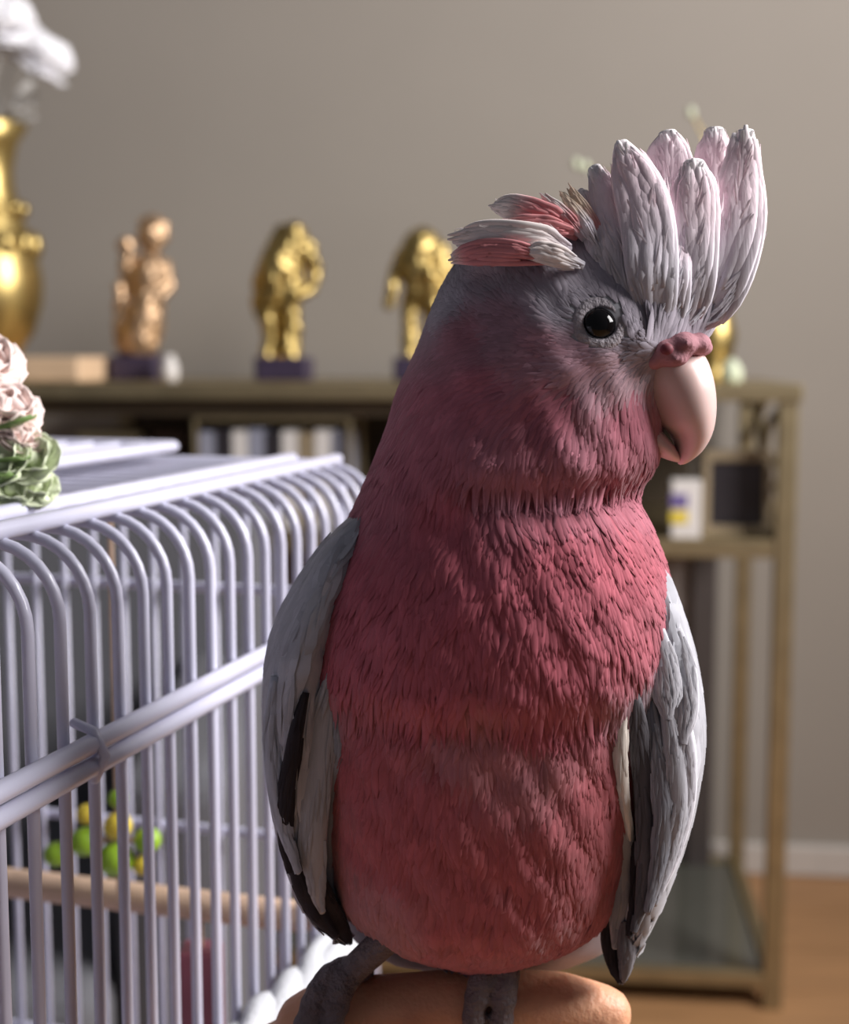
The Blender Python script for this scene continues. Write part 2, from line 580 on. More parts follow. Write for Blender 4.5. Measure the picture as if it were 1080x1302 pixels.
def bloom(name, label, cat, c, R, m, layers, group=None, tilt=None, seed=0, parent=None):
    """Flower head of separate petals round a closed heart (a thing, or a part of parent)."""
    rn = random.Random(seed)
    T = (Matrix.Rotation(tilt[0], 4, 'X') @ Matrix.Rotation(tilt[1], 4, 'Y')) if tilt else Matrix()
    base = Matrix.Translation(c) @ T
    heart = MB().ell((0, 0, 0), (R * 0.3, R * 0.3, R * 0.36), 12, 8)
    if parent:
        t = heart.obj(name, m)
        t.parent = parent
        t.matrix_parent_inverse = Matrix.Translation(-parent.location)
        t.matrix_basis = base
        rel = Matrix()
        inv = Matrix()
    else:
        t = thing(name, label, cat, c, group)
        h = heart.obj('heart', m)
        h.parent = t
        h.matrix_basis = T
        rel = T
    for li, (cnt, rad, cup, elev) in enumerate(layers):
        v, f = petal_mesh(R * rad, R * rad * 0.62, cup)
        me = None
        for k in range(cnt):
            A = rel @ Matrix.Rotation(2 * math.pi * (k + 0.5 * (li % 2)) / cnt + rn.uniform(-.12, .12), 4, 'Z') @ Matrix.Translation((0, R * 0.08, -R * 0.2)) @ Matrix.Rotation(math.radians(elev + rn.uniform(-8, 8)), 4, 'X')
            if me is None:
                o = mesh_obj('petal', v, f, m)
                sd = o.modifiers.new('thick', 'SOLIDIFY')
                sd.thickness = R * 0.03
                o.parent = t
                me = o
            else:
                o = me.copy()
                COL.objects.link(o)
            o.matrix_basis = A
    return t


top = c + Vector((0, 0, 0.32))
neck = top + Vector((0, 0, -0.034))
spots = [(0.0, 0.0, 0.172)] + [(0.086 * math.cos(math.radians(60 * q + 8)), 0.086 * math.sin(math.radians(60 * q + 8)), 0.088 + 0.036 * (q % 2)) for q in range(6)]
for i, d in enumerate(spots):
    d = Vector(d)
    t = bloom('white_flower', 'white ruffled flower in the gold vase', 'flower', top + d, 0.047, M_pet_w,
              [(5, 0.8, 0.9, 80), (6, 0.95, 0.9, 62), (7, 1.0, 0.9, 42), (7, 0.95, 0.8, 16), (6, 0.8, 0.5, -28)], 'white flowers in the gold vase', (-d.y * 5 + 0.15, d.x * 6), seed=i)
    f0 = Vector((d.x * 0.12, d.y * 0.12, 0)) + neck
    o = MB().tube([f0, f0.lerp(top + d, 0.5) + Vector((0, 0, 0.015)), top + d], 0.0016, 6).obj('stem', M_leafg)
    o.parent = t
    o.matrix_parent_inverse = Matrix.Translation(-(top + d))
# grey leaf stalks of that bouquet, rising between the flower stems
for i in range(6):
    a = math.radians(60 * i + 38)
    dv = Vector((math.cos(a), math.sin(a), 0))
    p0 = neck + dv * 0.022
    st = thing('leaf_stalk', 'pale grey leaf stalk rising from the gold vase', 'leaf', p0, 'grey leaves in the gold vase')
    ends = [p0, p0 + dv * 0.022 + Vector((0, 0, 0.04)), p0 + dv * 0.034 + Vector((0, 0, 0.062))]
    MB().tube(ends, 0.0018, 6).obj('stalk', M_leafg, st)
    for q, (yaw, pit) in enumerate(((-0.42, 0.1), (0.42, 0.1), (0.0, 0.55))):
        v, f = petal_mesh((0.036, 0.036, 0.04)[q], 0.011, 0.3)
        o = mesh_obj('leaf', v, f, M_leafg, st)
        o.modifiers.new('thick', 'SOLIDIFY').thickness = 0.0006
        o.matrix_basis = Matrix.Translation(ends[1].lerp(ends[2], (0.0, 0.35, 1.0)[q])) @ Matrix.Rotation(a - math.pi / 2 + yaw, 4, 'Z') @ Matrix.Rotation(pit, 4, 'X')

# gold twig ornament behind the bird's head
c, xx = px_on_table(905, 0.2, TT)
orn = thing('twig_ornament', 'gold vase with thin budded twigs behind the bird\'s head', 'ornament', c)
MB().lathe(c, [(0.02, 0), (0.026, 0.003), (0.02, 0.012), (0.03, 0.04), (0.034, 0.065), (0.026, 0.095), (0.014, 0.115), (0.019, 0.13), (0.012, 0.128)], 24).obj('vase_body', M_gold, orn)
pt = c + Vector((0, 0, 0.12))
for (bx, by) in ((745, 212), (733, 208), (879, 143), (832, 200), (868, 230)):
    e = P(bx, by, c.y)
    mid = (pt + e) / 2 + Vector((0.01, 0, 0.04))
    MB().tube([pt, (pt + mid) / 2 + Vector((0.006, 0, .01)), mid, (mid + e) / 2 + Vector((.006, 0, .008)), e], 0.0016, 6).obj('twig', M_gold, orn)
    MB().ell(e, (0.006, 0.006, 0.008), 10, 7).obj('bud', M_pet_g, orn)
c2, _ = px_on_table(930, 0.08, TT)
MBj = MB().lathe(c2, [(0.002, 0), (0.012, 0), (0.015, 0.008), (0.014, 0.018), (0.009, 0.026), (0.003, 0.032)], 18)
tag(MBj.obj('candle', M_pet_g), 'small cream candle on the console table beside the beak', 'candle')

# glass boxes, books and frames on the console shelf
def shelf_box(pxa, pxb, pyt, dep, label, m_in, books):
    a, xa = px_on_table(pxa, dep, SHZ + 0.1)
    b, xb = px_on_table(pxb, dep, SHZ + 0.1)
    zt = P(0, pyt, a.y).z
    t = thing('storage_box', label, 'box', TC((xa + xb) / 2, dep, SHZ), 'boxes on the console shelf')
    e = 0.006
    for x in (xb + 0, xa - 0):
        pass
    lo, hi = min(xa, xb), max(xa, xb)
    part(t, 'bottom', m_in, [((lo, dep, SHZ), (hi, dep + 0.12, SHZ + 0.004))])
    part(t, 'back_pane', m_in, [((lo, dep + 0.116, SHZ), (hi, dep + 0.12, zt))])
    for x in (lo, hi - e):
        for yy in (dep, dep + 0.12 - e):
            part(t, 'corner_post', M_brass, [((x, yy, SHZ), (x + e, yy + e, zt))])
    for yy in (dep, dep + 0.12 - e):
        part(t, 'rim', M_brass, [((lo, yy, zt - e), (hi, yy + e, zt))])
    n = len(books)
    wd = (hi - lo - 2 * e) / max(n, 1)
    for i, (mm, hh, lab) in enumerate(books):
        x = lo + e + i * wd
        bk = thing('book', lab, 'book', TC(x + wd / 2, dep + 0.05, SHZ + 0.004), 'books in the gold rimmed box')
        part(bk, 'cover', mm, [((x + 0.0008, dep + 0.012, SHZ + 0.004), (x + 0.003, dep + 0.1, SHZ + hh)), ((x + wd - 0.003, dep + 0.012, SHZ + 0.004), (x + wd - 0.0008, dep + 0.1, SHZ + hh)),
                                ((x + 0.0008, dep + 0.01, SHZ + 0.004), (x + wd - 0.0008, dep + 0.0122, SHZ + hh))], bv=0)
        part(bk, 'pages', M_white, [((x + 0.003, dep + 0.0122, SHZ + 0.006), (x + wd - 0.003, dep + 0.096, SHZ + hh - 0.004))], bv=0)


bl_ = 'blue grey book standing in the gold rimmed box'
bw_ = 'white book standing in the gold rimmed box'
bd_ = 'dark book standing in the gold rimmed box'
shelf_box(447, 245, 531, 0.012, 'gold rimmed open box holding a row of books on the console shelf', M_dark,
          [(M_blue, .135, bl_), (M_white, .137, bw_), (M_frame, .134, 'tan book standing in the gold rimmed box'), (M_white, .136, bw_), (M_black, .134, bd_), (M_blue, .138, bl_), (M_white, .136, bw_), (M_black, .137, bd_), (M_blue, .134, bl_)])
a, xa = px_on_table(150, 0.05, SHZ)
t = thing('gift_box', 'blue grey box with gold rim on the shelf beside the brown box', 'box', a)
part(t, 'box_body', M_blue, [((xa - 0.026, 0.05, SHZ), (xa + 0.05, 0.15, SHZ + 0.118))])
part(t, 'lid', M_brass, [((xa - 0.029, 0.047, SHZ + 0.118), (xa + 0.053, 0.153, SHZ + 0.13))])
a, xa = px_on_table(217, 0.1, SHZ)
t = thing('brown_box', 'narrow dark brown box standing on the console shelf', 'box', a)
part(t, 'box_body', M_brown, [((xa - 0.022, 0.1, SHZ), (xa + 0.022, 0.18, SHZ + 0.115))])
part(t, 'lid', M_brown, [((xa - 0.024, 0.098, SHZ + 0.115), (xa + 0.024, 0.182, SHZ + 0.13))])
# dark picture in a tan frame
a, xa = px_on_table(936, 0.05, SHZ)
t = thing('picture_frame', 'square dark picture in a tan frame standing on the console shelf', 'picture', a)
part(t, 'picture', M_black, [((xa - 0.036, 0.05, SHZ + 0.012), (xa + 0.036, 0.058, SHZ + 0.1))], bv=0)
for lo, hi in (((-0.045, 0.0), (0.045, 0.013)), ((-0.045, 0.098), (0.045, 0.112)), ((-0.045, 0.013), (-0.035, 0.098)), ((0.035, 0.013), (0.045, 0.098))):
    part(t, 'frame_bar', M_frame, [((xa + lo[0], 0.044, SHZ + lo[1]), (xa + hi[0], 0.062, SHZ + hi[1]))])
part(t, 'easel_leg', M_frame, [((xa - 0.01, 0.062, SHZ), (xa + 0.01, 0.066, SHZ + 0.1)), ((xa - 0.01, 0.066, SHZ), (xa + 0.01, 0.11, SHZ + 0.004))])
a, xa = px_on_table(872, 0.02, SHZ)
t = thing('white_carton', 'white carton with lilac and yellow band on the shelf below the beak', 'box', a)
part(t, 'carton_body', M_white, [((xa - 0.018, 0.006, SHZ), (xa + 0.02, 0.04, SHZ + 0.075))])
part(t, 'lilac_label', M_lilac, [((xa - 0.001, 0.0045, SHZ + 0.04), (xa + 0.021, 0.014, SHZ + 0.058))], bv=0)
part(t, 'yellow_label', M_yellow, [((xa - 0.001, 0.0045, SHZ + 0.02), (xa + 0.021, 0.014, SHZ + 0.036))], bv=0)

# ------------------------------------------------------------------ bird cage
CA = math.atan(520.0 / F)
CD = Vector((math.sin(CA), math.cos(CA), 0))      # long face, receding
CS = Vector((-math.cos(CA), math.sin(CA), 0))     # towards the far long side
C0 = Vector((-505 / F * 0.38, 0.38, 0))
CTZ = EYE - 0.053
CBZ = CTZ - 0.46
CW = 0.36
S0, S1 = -0.17, 0.3
PIT = 0.0167
cagep = lambda s, wv, z: C0 + CD * s + CS * wv + Vector((0, 0, z))
cage = thing('bird_cage', 'white wire bird cage with rounded top edges beside the bird', 'cage', cagep((S0 + S1) / 2, CW / 2, CBZ))
R = 0.022
arch = [Vector((0, 0, CBZ + 0.03))]
for i in range(9):
    a = math.radians(180 - 90 * i / 8)
    arch.append(Vector((R + R * math.cos(a), 0, CTZ - R + R * math.sin(a))))
for i in range(9):
    a = math.radians(90 - 90 * i / 8)
    arch.append(Vector((CW - R + R * math.cos(a), 0, CTZ - R + R * math.sin(a))))
arch.append(Vector((CW, 0, CBZ + 0.03)))
mb = MB().tube([CS * p.x + Vector((0, 0, p.z)) for p in arch], 0.00185, 8, caps=0)
wire_me = None
s = S0
while s <= S1 + 1e-6:
    if wire_me is None:
        o = mb.obj('arched_wire', M_wire, cage)
        wire_me = o
    else:
        o = wire_me.copy()
        COL.objects.link(o)
    o.location = C0 + CD * s
    s += PIT
# end walls: upright wires
mb = MB().tube([(0, 0, CBZ + 0.03), (0, 0, CTZ - 0.004)], 0.0019, 8, caps=0)
wm = None
for se in (S0, S1):
    k = PIT
    while k < CW - 0.01:
        if wm is None:
            o = mb.obj('end_wire', M_wire, cage)
            wm = o
        else:
            o = wm.copy()
            COL.objects.link(o)
        o.location = C0 + CD * se + CS * k
        k += PIT
# rails
def rail(a, b, r=0.0026, name='rail'):
    MB().tube([a, b], r, 8).obj(name, M_wire, cage)


BZ = EYE - 0.1155
for dz in (-0.0034, 0.0034):
    rail(cagep(S0, -0.0045, BZ + dz), cagep(S1, -0.0045, BZ + dz), 0.0031)
    rail(cagep(S0, CW + 0.004, BZ + dz), cagep(S1, CW + 0.004, BZ + dz), 0.0026)
for z in (EYE - 0.24, EYE - 0.36):
    rail(cagep(S0, CW + 0.004, z), cagep(S1, CW + 0.004, z))
    for se in (S0 - 0.004, S1 + 0.004):
        rail(cagep(se, 0, z), cagep(se, CW, z))
for se in (S0 - 0.003, S1 + 0.003):
    rail(cagep(se, 0, BZ), cagep(se, CW, BZ))
    rail(cagep(se, R, CTZ), cagep(se, CW - R, CTZ), 0.003)
for wv in (0.019, 0.042, CW - 0.042, CW - 0.019):
    rail(cagep(S0, wv, CTZ + 0.003), cagep(S1, wv, CTZ + 0.003), 0.003, 'top_rail')
# clip on the front band
q = P(88, 962, 0.405)
MB().tube([cagep(0.022, -0.005, BZ - 0.007), cagep(0.022, -0.0085, BZ), cagep(0.022, -0.005, BZ + 0.007), cagep(0.022, 0.001, BZ + 0.009)], 0.0016, 8).obj('door_clip', M_wire, cage)
# hinged top door panel: frame and wires resting on the roof
for wv in (0.10, 0.30):
    rail(cagep(0.03, wv, CTZ + 0.0085), cagep(S1 - 0.01, wv, CTZ + 0.0085), 0.003, 'door_frame_bar')
for sv in (0.03, S1 - 0.01):
    rail(cagep(sv, 0.10, CTZ + 0.0085), cagep(sv, 0.30, CTZ + 0.0085), 0.003, 'door_frame_bar')
k = 0.114
while k < 0.295:
    rail(cagep(0.03, k, CTZ + 0.0085), cagep(S1 - 0.01, k, CTZ + 0.0085), 0.0019, 'door_wire')
    k += 0.0145
# base tray
mb = MB()
CM = Matrix(((CD.x, CS.x, 0, C0.x), (CD.y, CS.y, 0, C0.y), (0, 0, 1, 0), (0, 0, 0, 1)))
tray = part(cage, 'tray', M_wire, [((S0 - 0.012, -0.012, CBZ), (S1 + 0.012, CW + 0.012, CBZ + 0.008)), ((S0 - 0.012, -0.012, CBZ), (S0 - 0.006, CW + 0.012, CBZ + 0.04)), ((S1 + 0.006, -0.012, CBZ), (S1 + 0.012, CW + 0.012, CBZ + 0.04)),
                                   ((S0 - 0.012, -0.012, CBZ), (S1 + 0.012, -0.006, CBZ + 0.04)), ((S0 - 0.012, CW + 0.006, CBZ), (S1 + 0.012, CW + 0.012, CBZ + 0.04))], CM)
# perch across the cage
pz = EYE - 0.243
mb = MB().tube([cagep(0.218, 0.0078, pz), cagep(0.218, CW - 0.0078, pz)], 0.0068, 14)
tag(mb.obj('perch_dowel', M_dowel), 'round wooden perch dowel running across inside the cage', 'perch')
# hanging bead toy
q = P(150, 1060, 0.60)
toy = thing('bead_toy', 'hanging toy of green and yellow beads inside the cage', 'toy', (q.x, q.y, q.z - 0.03))
MB().tube([(q.x, q.y, CTZ), (q.x, q.y, q.z - 0.03)], 0.0012, 6).obj('string', M_dowel, toy)
for i, (mm, x, yy, r) in enumerate([(M_green, 148, 1092, 24), (M_yellow, 150, 1050, 19), (M_green, 108, 1070, 20), (M_green, 188, 1068, 18), (M_yellow, 182, 1100, 14), (M_green, 72, 1086, 17), (M_yellow, 110, 1035, 14), (M_green, 150, 1015, 13)]):
    r *= 0.6 / F
    MB().ell(P(x, yy, 0.6), (r, r, r * 0.95)).obj('bead', mm, toy)
MB().tube([P(64, 1088, 0.6), P(108, 1072, 0.6), P(150, 1066, 0.6), P(192, 1072, 0.6)], 0.0011, 6).obj('cross_string', M_dowel, toy)
# wooden block hung from the perch
q = cagep(0.218, 0.056, 0)
blk = thing('hanging_block', 'dull red wooden block hanging from the perch inside the cage', 'toy', (q.x, q.y, EYE - 0.33))
bevel(MB().box((q.x - 0.009, q.y - 0.009, EYE - 0.335), (q.x + 0.009, q.y + 0.009, EYE - 0.262)).obj('block', M_mauve, blk, smooth=False), 0.002)
MB().tube([(q.x, q.y, EYE - 0.245), (q.x, q.y, EYE - 0.263)], 0.0015, 6).obj('string', M_dowel, blk)
# low stand the cage is on
st = thing('cage_stand', 'low wooden stand table under the bird cage', 'table', cagep((S0 + S1) / 2, CW / 2, 0))
part(st, 'stand_top', M_table, [((S0 - 0.04, -0.03, CBZ - 0.025), (S1 + 0.03, CW + 0.04, CBZ))], CM)
for x in (S0 - 0.03, S1 - 0.01):
    for yy in (-0.02, CW):
        part(st, 'leg', M_table, [((x, yy, 0), (x + 0.03, yy + 0.03, CBZ - 0.025))], CM)

# posy of artificial flowers on the cage top
fq = P(-14, 652, 0.455)
fq.z = CTZ + 0.012
posy = thing('flower_posy', 'posy of blush roses and pale green florets lying on the cage top', 'flowers', fq)
Yq = fq.y
for i, (x, yy, rp, dd) in enumerate([(-22, 462, 52, 0.012), (6, 520, 46, 0.006), (-40, 530, 50, 0.0), (26, 556, 30, 0.002)]):
    bloom('rose', '', '', P(x, yy, Yq + dd), rp * Yq / F, M_pet_p, [(4, .6, 1.1, 70), (5, .8, .9, 48), (6, .95, .6, 25), (7, 1.05, .3, 0)], None, (0.6, 0.3 + 0.1 * i), seed=21 + i, parent=posy)
for i, (x, yy, rp, dd) in enumerate([(42, 584, 36, 0), (4, 588, 36, -.004), (46, 618, 28, 0), (-30, 596, 36, -.002), (14, 622, 30, -.003), (-24, 624, 28, -.003), (52, 634, 17, .002)]):
    bloom('green_floret', '', '', P(x, yy, Yq + dd), rp * Yq / F, M_pet_g, [(4, .9, .5, 30), (5, 1.05, .3, 5)], None, (0.9, random.uniform(-.3, .7)), seed=30 + i, parent=posy)
for i in range(9):
    a = -2.6 + 0.46 * i
    v, f = petal_mesh(0.017, 0.0055, 0.25)
    o = mesh_obj('leaf', v, f, M_leaf, posy)
    o.matrix_basis = Matrix.Translation(fq + Vector((0.001, -0.001, (i * 7 % 16) * 0.0013 - 0.002))) @ Matrix.Rotation(a, 4, 'Z') @ Matrix.Rotation(random.uniform(-0.1, 0.5), 4, 'X')
    o.modifiers.new('thick', 'SOLIDIFY').thickness = 0.0005

# grey armchair seen through the cage bars
ac = Vector((-0.46, 1.40, 0))
arm = thing('armchair', 'grey upholstered armchair seen through the bars of the cage', 'armchair', ac)
AM = Matrix.Translation(ac) @ Matrix.Rotation(math.radians(3), 4, 'Z')
for nm, lo, hi in (('backrest', (-0.36, 0.0, 0.3), (0.30, 0.11, 0.735)), ('seat', (-0.27, -0.46, 0.2), (0.21, 0.0, 0.42)), ('armrest', (-0.36, -0.46, 0.14), (-0.27, 0.02, 0.57)), ('armrest', (0.21, -0.42, 0.14), (0.30, 0.02, 0.57))):
    bevel(part(arm, nm, M_grey, [(lo, hi)], AM, 0), 0.025, 4)
for x in (-0.33, 0.25):
    for yy in (-0.38, 0.06):
        part(arm, 'leg', M_table, [((x, yy - 0.02, 0), (x + 0.03, yy + 0.02, 0.21))], AM)

# ------------------------------------------------------------------ hand
YB = 0.40
hand = thing('person_hand', 'bare hand held out as a perch under the bird', 'hand', P(300, 1450, YB))
k = YB / F
mb = MB()


def chain(pts, n=14):
    mb.tube([P(p[0], p[1], YB + p[3]) for p in pts], [p[2] * k for p in pts], n)


chain([(400, 1306, 54, 0), (480, 1287, 50, 0), (560, 1278, 46, 0), (640, 1276, 46, 0), (715, 1278, 44, 0), (768, 1288, 38, 0)])           # index, carrying the bird
chain([(395, 1395, 48, 0.004), (540, 1378, 43, 0.002), (660, 1376, 43, 0.006), (690, 1392, 40, 0.028), (620, 1396, 36, 0.038), (540, 1396, 33, 0.036)])
chain([(385, 1470, 46, 0.006), (520, 1458, 42, 0.004), (620, 1456, 41, 0.008), (645, 1470, 38, 0.03), (580, 1472, 35, 0.039), (510, 1470, 32, 0.037)])
chain([(370, 1540, 42, 0.008), (480, 1532, 37, 0.006), (560, 1530, 36, 0.01), (580, 1540, 33, 0.028), (530, 1542, 31, 0.036), (480, 1540, 28, 0.034)])
chain([(272, 1425, 50, -0.012), (330, 1390, 46, -0.022), (430, 1370, 42, -0.026), (500, 1362, 36, -0.024), (545, 1360, 30, -0.022)])    # thumb
for q in ((395, 1330), (385, 1400), (378, 1470), (365, 1530)):
    chain([(q[0], q[1], 52, 0.004), (300, (q[1] + 1440) / 2, 60, 0.002), (232, 1455 + (q[1] - 1440) * 0.35, 62, 0)])
chain([(258, 1458, 82, 0), (230, 1550, 86, -0.02), (190, 1700, 94, -0.06), (140, 1960, 106, -0.11)], 20)
hb = mb.obj('hand_skin', M_skin, hand)
remesh(hb, 0.0016, 8)
nl = MB()
nl.ell(P(783, 1272, YB + 0.001), (0.0058, 0.0050, 0.0013), 14, 8, Matrix.Rotation(math.radians(40), 3, 'Y'))
nl.obj('fingernail', M_nail, hand)

# strip of white twisted cloth behind the hand
mb = MB()


def on_bars(px, py, out):
    """Point seen at that pixel, lying `out` metres in front of the cage's long face."""
    p1, p2 = P(px, py, 0.3), P(px, py, 0.9)
    w1, w2 = (p1 - C0).dot(CS), (p2 - C0).dot(CS)
    return p1.lerp(p2, (-out - w1) / (w2 - w1))


base = [on_bars(x, y_, 0.0095) for x, y_ in ((446, 1194), (415, 1214), (385, 1248), (350, 1284), (310, 1326), (262, 1386), (225, 1440))]
tt = np.linspace(0, len(base) - 1, 60)
B3 = np.array([list(b) for b in base])
tb = np.column_stack([np.arange(len(base)), B3])
ctr = [Vector((cr(tb, [u], 1)[0], cr(tb, [u], 2)[0], cr(tb, [u], 3)[0])) for u in tt]
for ph in (0, 2 * math.pi / 3, 4 * math.pi / 3):
    pts = []
    for i, c_ in enumerate(ctr):
        t_ = (ctr[min(i + 1, 59)] - ctr[max(i - 1, 0)]).normalized()
        s_ = t_.cross(Vector((0, 1, 0))).normalized()
        n_ = s_.cross(t_)
        a = ph + i * 0.2
        pts.append(c_ + (s_ * math.cos(a) + n_ * math.sin(a)) * 0.0036)
    mb.tube(pts, [0.0052 + 0.0009 * math.sin(i * 0.37 + ph) for i in range(60)], 8)
cl = mb.obj('twisted_cloth', M_cloth)
tag(cl, 'strip of white twisted cloth between the hand and the cage', 'cloth')

# ------------------------------------------------------------------ the bird
bird = thing('galah_cockatoo', 'pink and grey cockatoo with raised pale crest perched on a hand', 'bird', P(610, 1240, YB))
RG = [  # py, left, right, front depth, back depth
    (283, 700, 752, .006, .006), (290, 662, 790, .013, .012), (303, 622, 835, .019, .018), (325, 592, 868, .025, .024), (360, 567, 896, .031, .030), (400, 549, 905, .035, .033),
    (440, 534, 885, .037, .035), (470, 521, 850, .038, .036), (500, 508, 842, .038, .037), (540, 497, 842, .039, .038), (580, 484, 838, .041, .040), (602, 476, 829, .041, .041), (618, 469, 816, .038, .042),
    (634, 462, 806, .0355, .043), (652, 455, 810, .038, .045), (680, 443, 822, .042, .047), (720, 424, 836, .046, .050), (760, 405, 848, .049, .052), (800, 392, 856, .051, .054), (850, 382, 860, .052, .055),
    (885, 380, 856, .0515, .055), (912, 381, 852, .0475, .054), (950, 384, 846, .047, .053), (1000, 390, 836, .047, .050), (1050, 397, 826, .047, .047), (1100, 404, 816, .045, .042), (1150, 414, 800, .042, .038),
    (1185, 428, 786, .038, .034), (1208, 455, 762, .031, .028), (1224, 505, 715, .020, .018), (1236, 575, 655, .004, .004)]
ys = np.concatenate([np.linspace(283, 640, 100), np.linspace(644, 1234, 130)])
NS = 110
verts = []
XL, XR, DF, DB = (cr(RG, ys, c_) for c_ in (1, 2, 3, 4))
DFS = cr([r for r in RG if not 590 < r[0] < 675], ys, 3)
for i, yy in enumerate(ys):
    c_ = P((XL[i] + XR[i]) / 2, yy, YB)
    c_.z = P(540, yy, YB - 0.8 * DF[i]).z if yy > 450 else c_.z * 1.0 + (P(540, yy, YB - 0.8 * DF[i]).z - c_.z) * 0.5
    rx = max(1, (XR[i] - XL[i]) / 2) * k
    for j in range(NS):
        a = 2 * math.pi * j / NS
        ca, sa = math.cos(a), math.sin(a)
        e = 0.94
        x = rx * math.copysign(abs(ca) ** e, ca)
        pxx = (XL[i] + XR[i]) / 2 + x / k
        cw = min(1, max(0, (pxx - 540) / 110.0))
        cw = cw * cw * (3 - 2 * cw)
        dfi = DFS[i] * (1 - cw) + DF[i] * cw
        d = (dfi if sa > 0 else DB[i]) * math.copysign(abs(sa) ** e, sa)
        verts.append((c_.x + x, c_.y - d, c_.z))
V = np.array(verts)
# soft lumps of plumage
lump = 0.5 * (0.0009 * np.sin(V[:, 0] * 260 + 3 * np.sin(V[:, 2] * 120)) * np.sin(V[:, 2] * 190 + 1.3) + 0.0006 * np.sin(V[:, 0] * 520 + V[:, 2] * 300))
V[:, 1] -= lump * (V[:, 1] < YB)
faces = []
nr = len(ys)
for i in range(nr - 1):
    for j in range(NS):
        q = (j + 1) % NS
        faces.append((i * NS + j, (i + 1) * NS + j, (i + 1) * NS + q, i * NS + q))
faces.append(tuple(range(NS)))
faces.append(tuple((nr - 1) * NS + j for j in reversed(range(NS))))

CRN, CHK, CHS, BLY = (168, 160, 166), (206, 112, 127), (212, 98, 112), (206, 96, 102)
ANCH = [(x, y_, CRN) for x, y_ in ((760, 320), (840, 380), (700, 335), (650, 355), (600, 345), (575, 385), (880, 400), (763, 411), (805, 425), (740, 380), (835, 440), (800, 440), (715, 395))]
ANCH += [(735, 456, (226, 172, 182)), (790, 466, (232, 190, 196)), (690, 445, (205, 142, 152)), (650, 415, (190, 140, 150)), (600, 430, (198, 122, 134))]
ANCH += [(x, y_, CHK) for x, y_ in ((700, 520), (800, 520), (620, 500), (560, 520), (800, 590), (525, 560), (500, 620))]
ANCH += [(650, 575, (208, 126, 140)), (720, 590, (208, 126, 140))]
ANCH += [(x, y_, CHS) for x, y_ in ((700, 700), (780, 700), (560, 650), (600, 750), (480, 720), (700, 820), (800, 800), (440, 800), (560, 850), (690, 890))]
ANCH += [(600, 930, (214, 130, 134)), (680, 950, (214, 130, 134)), (460, 1150, (204, 130, 134))]
ANCH += [(x, y_, BLY) for x, y_ in ((560, 1000), (650, 1080), (500, 1050), (600, 1180), (450, 950), (760, 1000), (740, 1120), (700, 1190))]
ANCH += [(355, 900, (170, 168, 172)), (860, 850, (180, 178, 184))]
AX = np.array([(a[0], a[1]) for a in ANCH], float)
AC = np.array([lin(a[2]) for a in ANCH])
AC = (AC * 0.84 + 0.16 * (AC @ np.array((0.3, 0.5, 0.2)))[:, None]) * np.array((0.66, 0.65, 0.70))
GREYS = (AC.max(1) / AC.min(1)) < 1.5
AC[GREYS] *= 1.3
BACK = np.array(lin((166, 166, 172)))


def pigment(pts, nrm):
    u, v = proj(pts)
    d2 = (u[:, None] - AX[None, :, 0]) ** 2 + (v[:, None] - AX[None, :, 1]) ** 2 + 150.0
    wt = 1.0 / d2 ** 2
    c_ = (wt @ AC) / wt.sum(1, keepdims=True)
    b = np.clip((nrm[:, 1] - np.where(v < 640, 0.5, 0.1)) / 0.35, 0, 1)[:, None]
    return c_ * (1 - b) + BACK * b


bm_ = bpy.data.meshes.new('tmp')
bm_.from_pydata(V.tolist(), [], faces)
bm_.update()
VN = np.array([v.normal[:] for v in bm_.vertices])
bvh = BVHTree.FromPolygons([Vector(v) for v in V], faces)
body = mesh_obj('body', V, faces, M_feather, bird, True, pigment(V, VN))
bpy.data.meshes.remove(bm_)


def on_body(px, py, lift=0.0):
    o = Vector((0, 0, EYE))
    d = (P(px, py, 0.4) - o).normalized()
    h = bvh.ray_cast(o, d)
    if h[0] is None:
        return P(px, py, YB), Vector((0, -1, 0))
    n_ = h[1] if h[1].dot(d) < 0 else -h[1]
    return h[0] + n_ * lift, n_


# plumage: small overlapping feathers lying on the body
Tt = (0.0, 0.3, 0.62, 0.86, 1.0)
Wt = (0.35, 0.9, 1.0, 0.68, 0.06)


def swirl(u, v):
    """Slow clumping of the plumage: angle and lift drift from tuft to tuft."""
    a = math.sin(u * 0.071 + 1.7 * math.sin(v * 0.031)) * math.sin(v * 0.043 + 1.3 * math.sin(u * 0.027))
    b = math.sin(u * 0.16 + 2.1 * math.sin(v * 0.05 + 1)) * math.sin(v * 0.06 + u * 0.02)
    return a, b


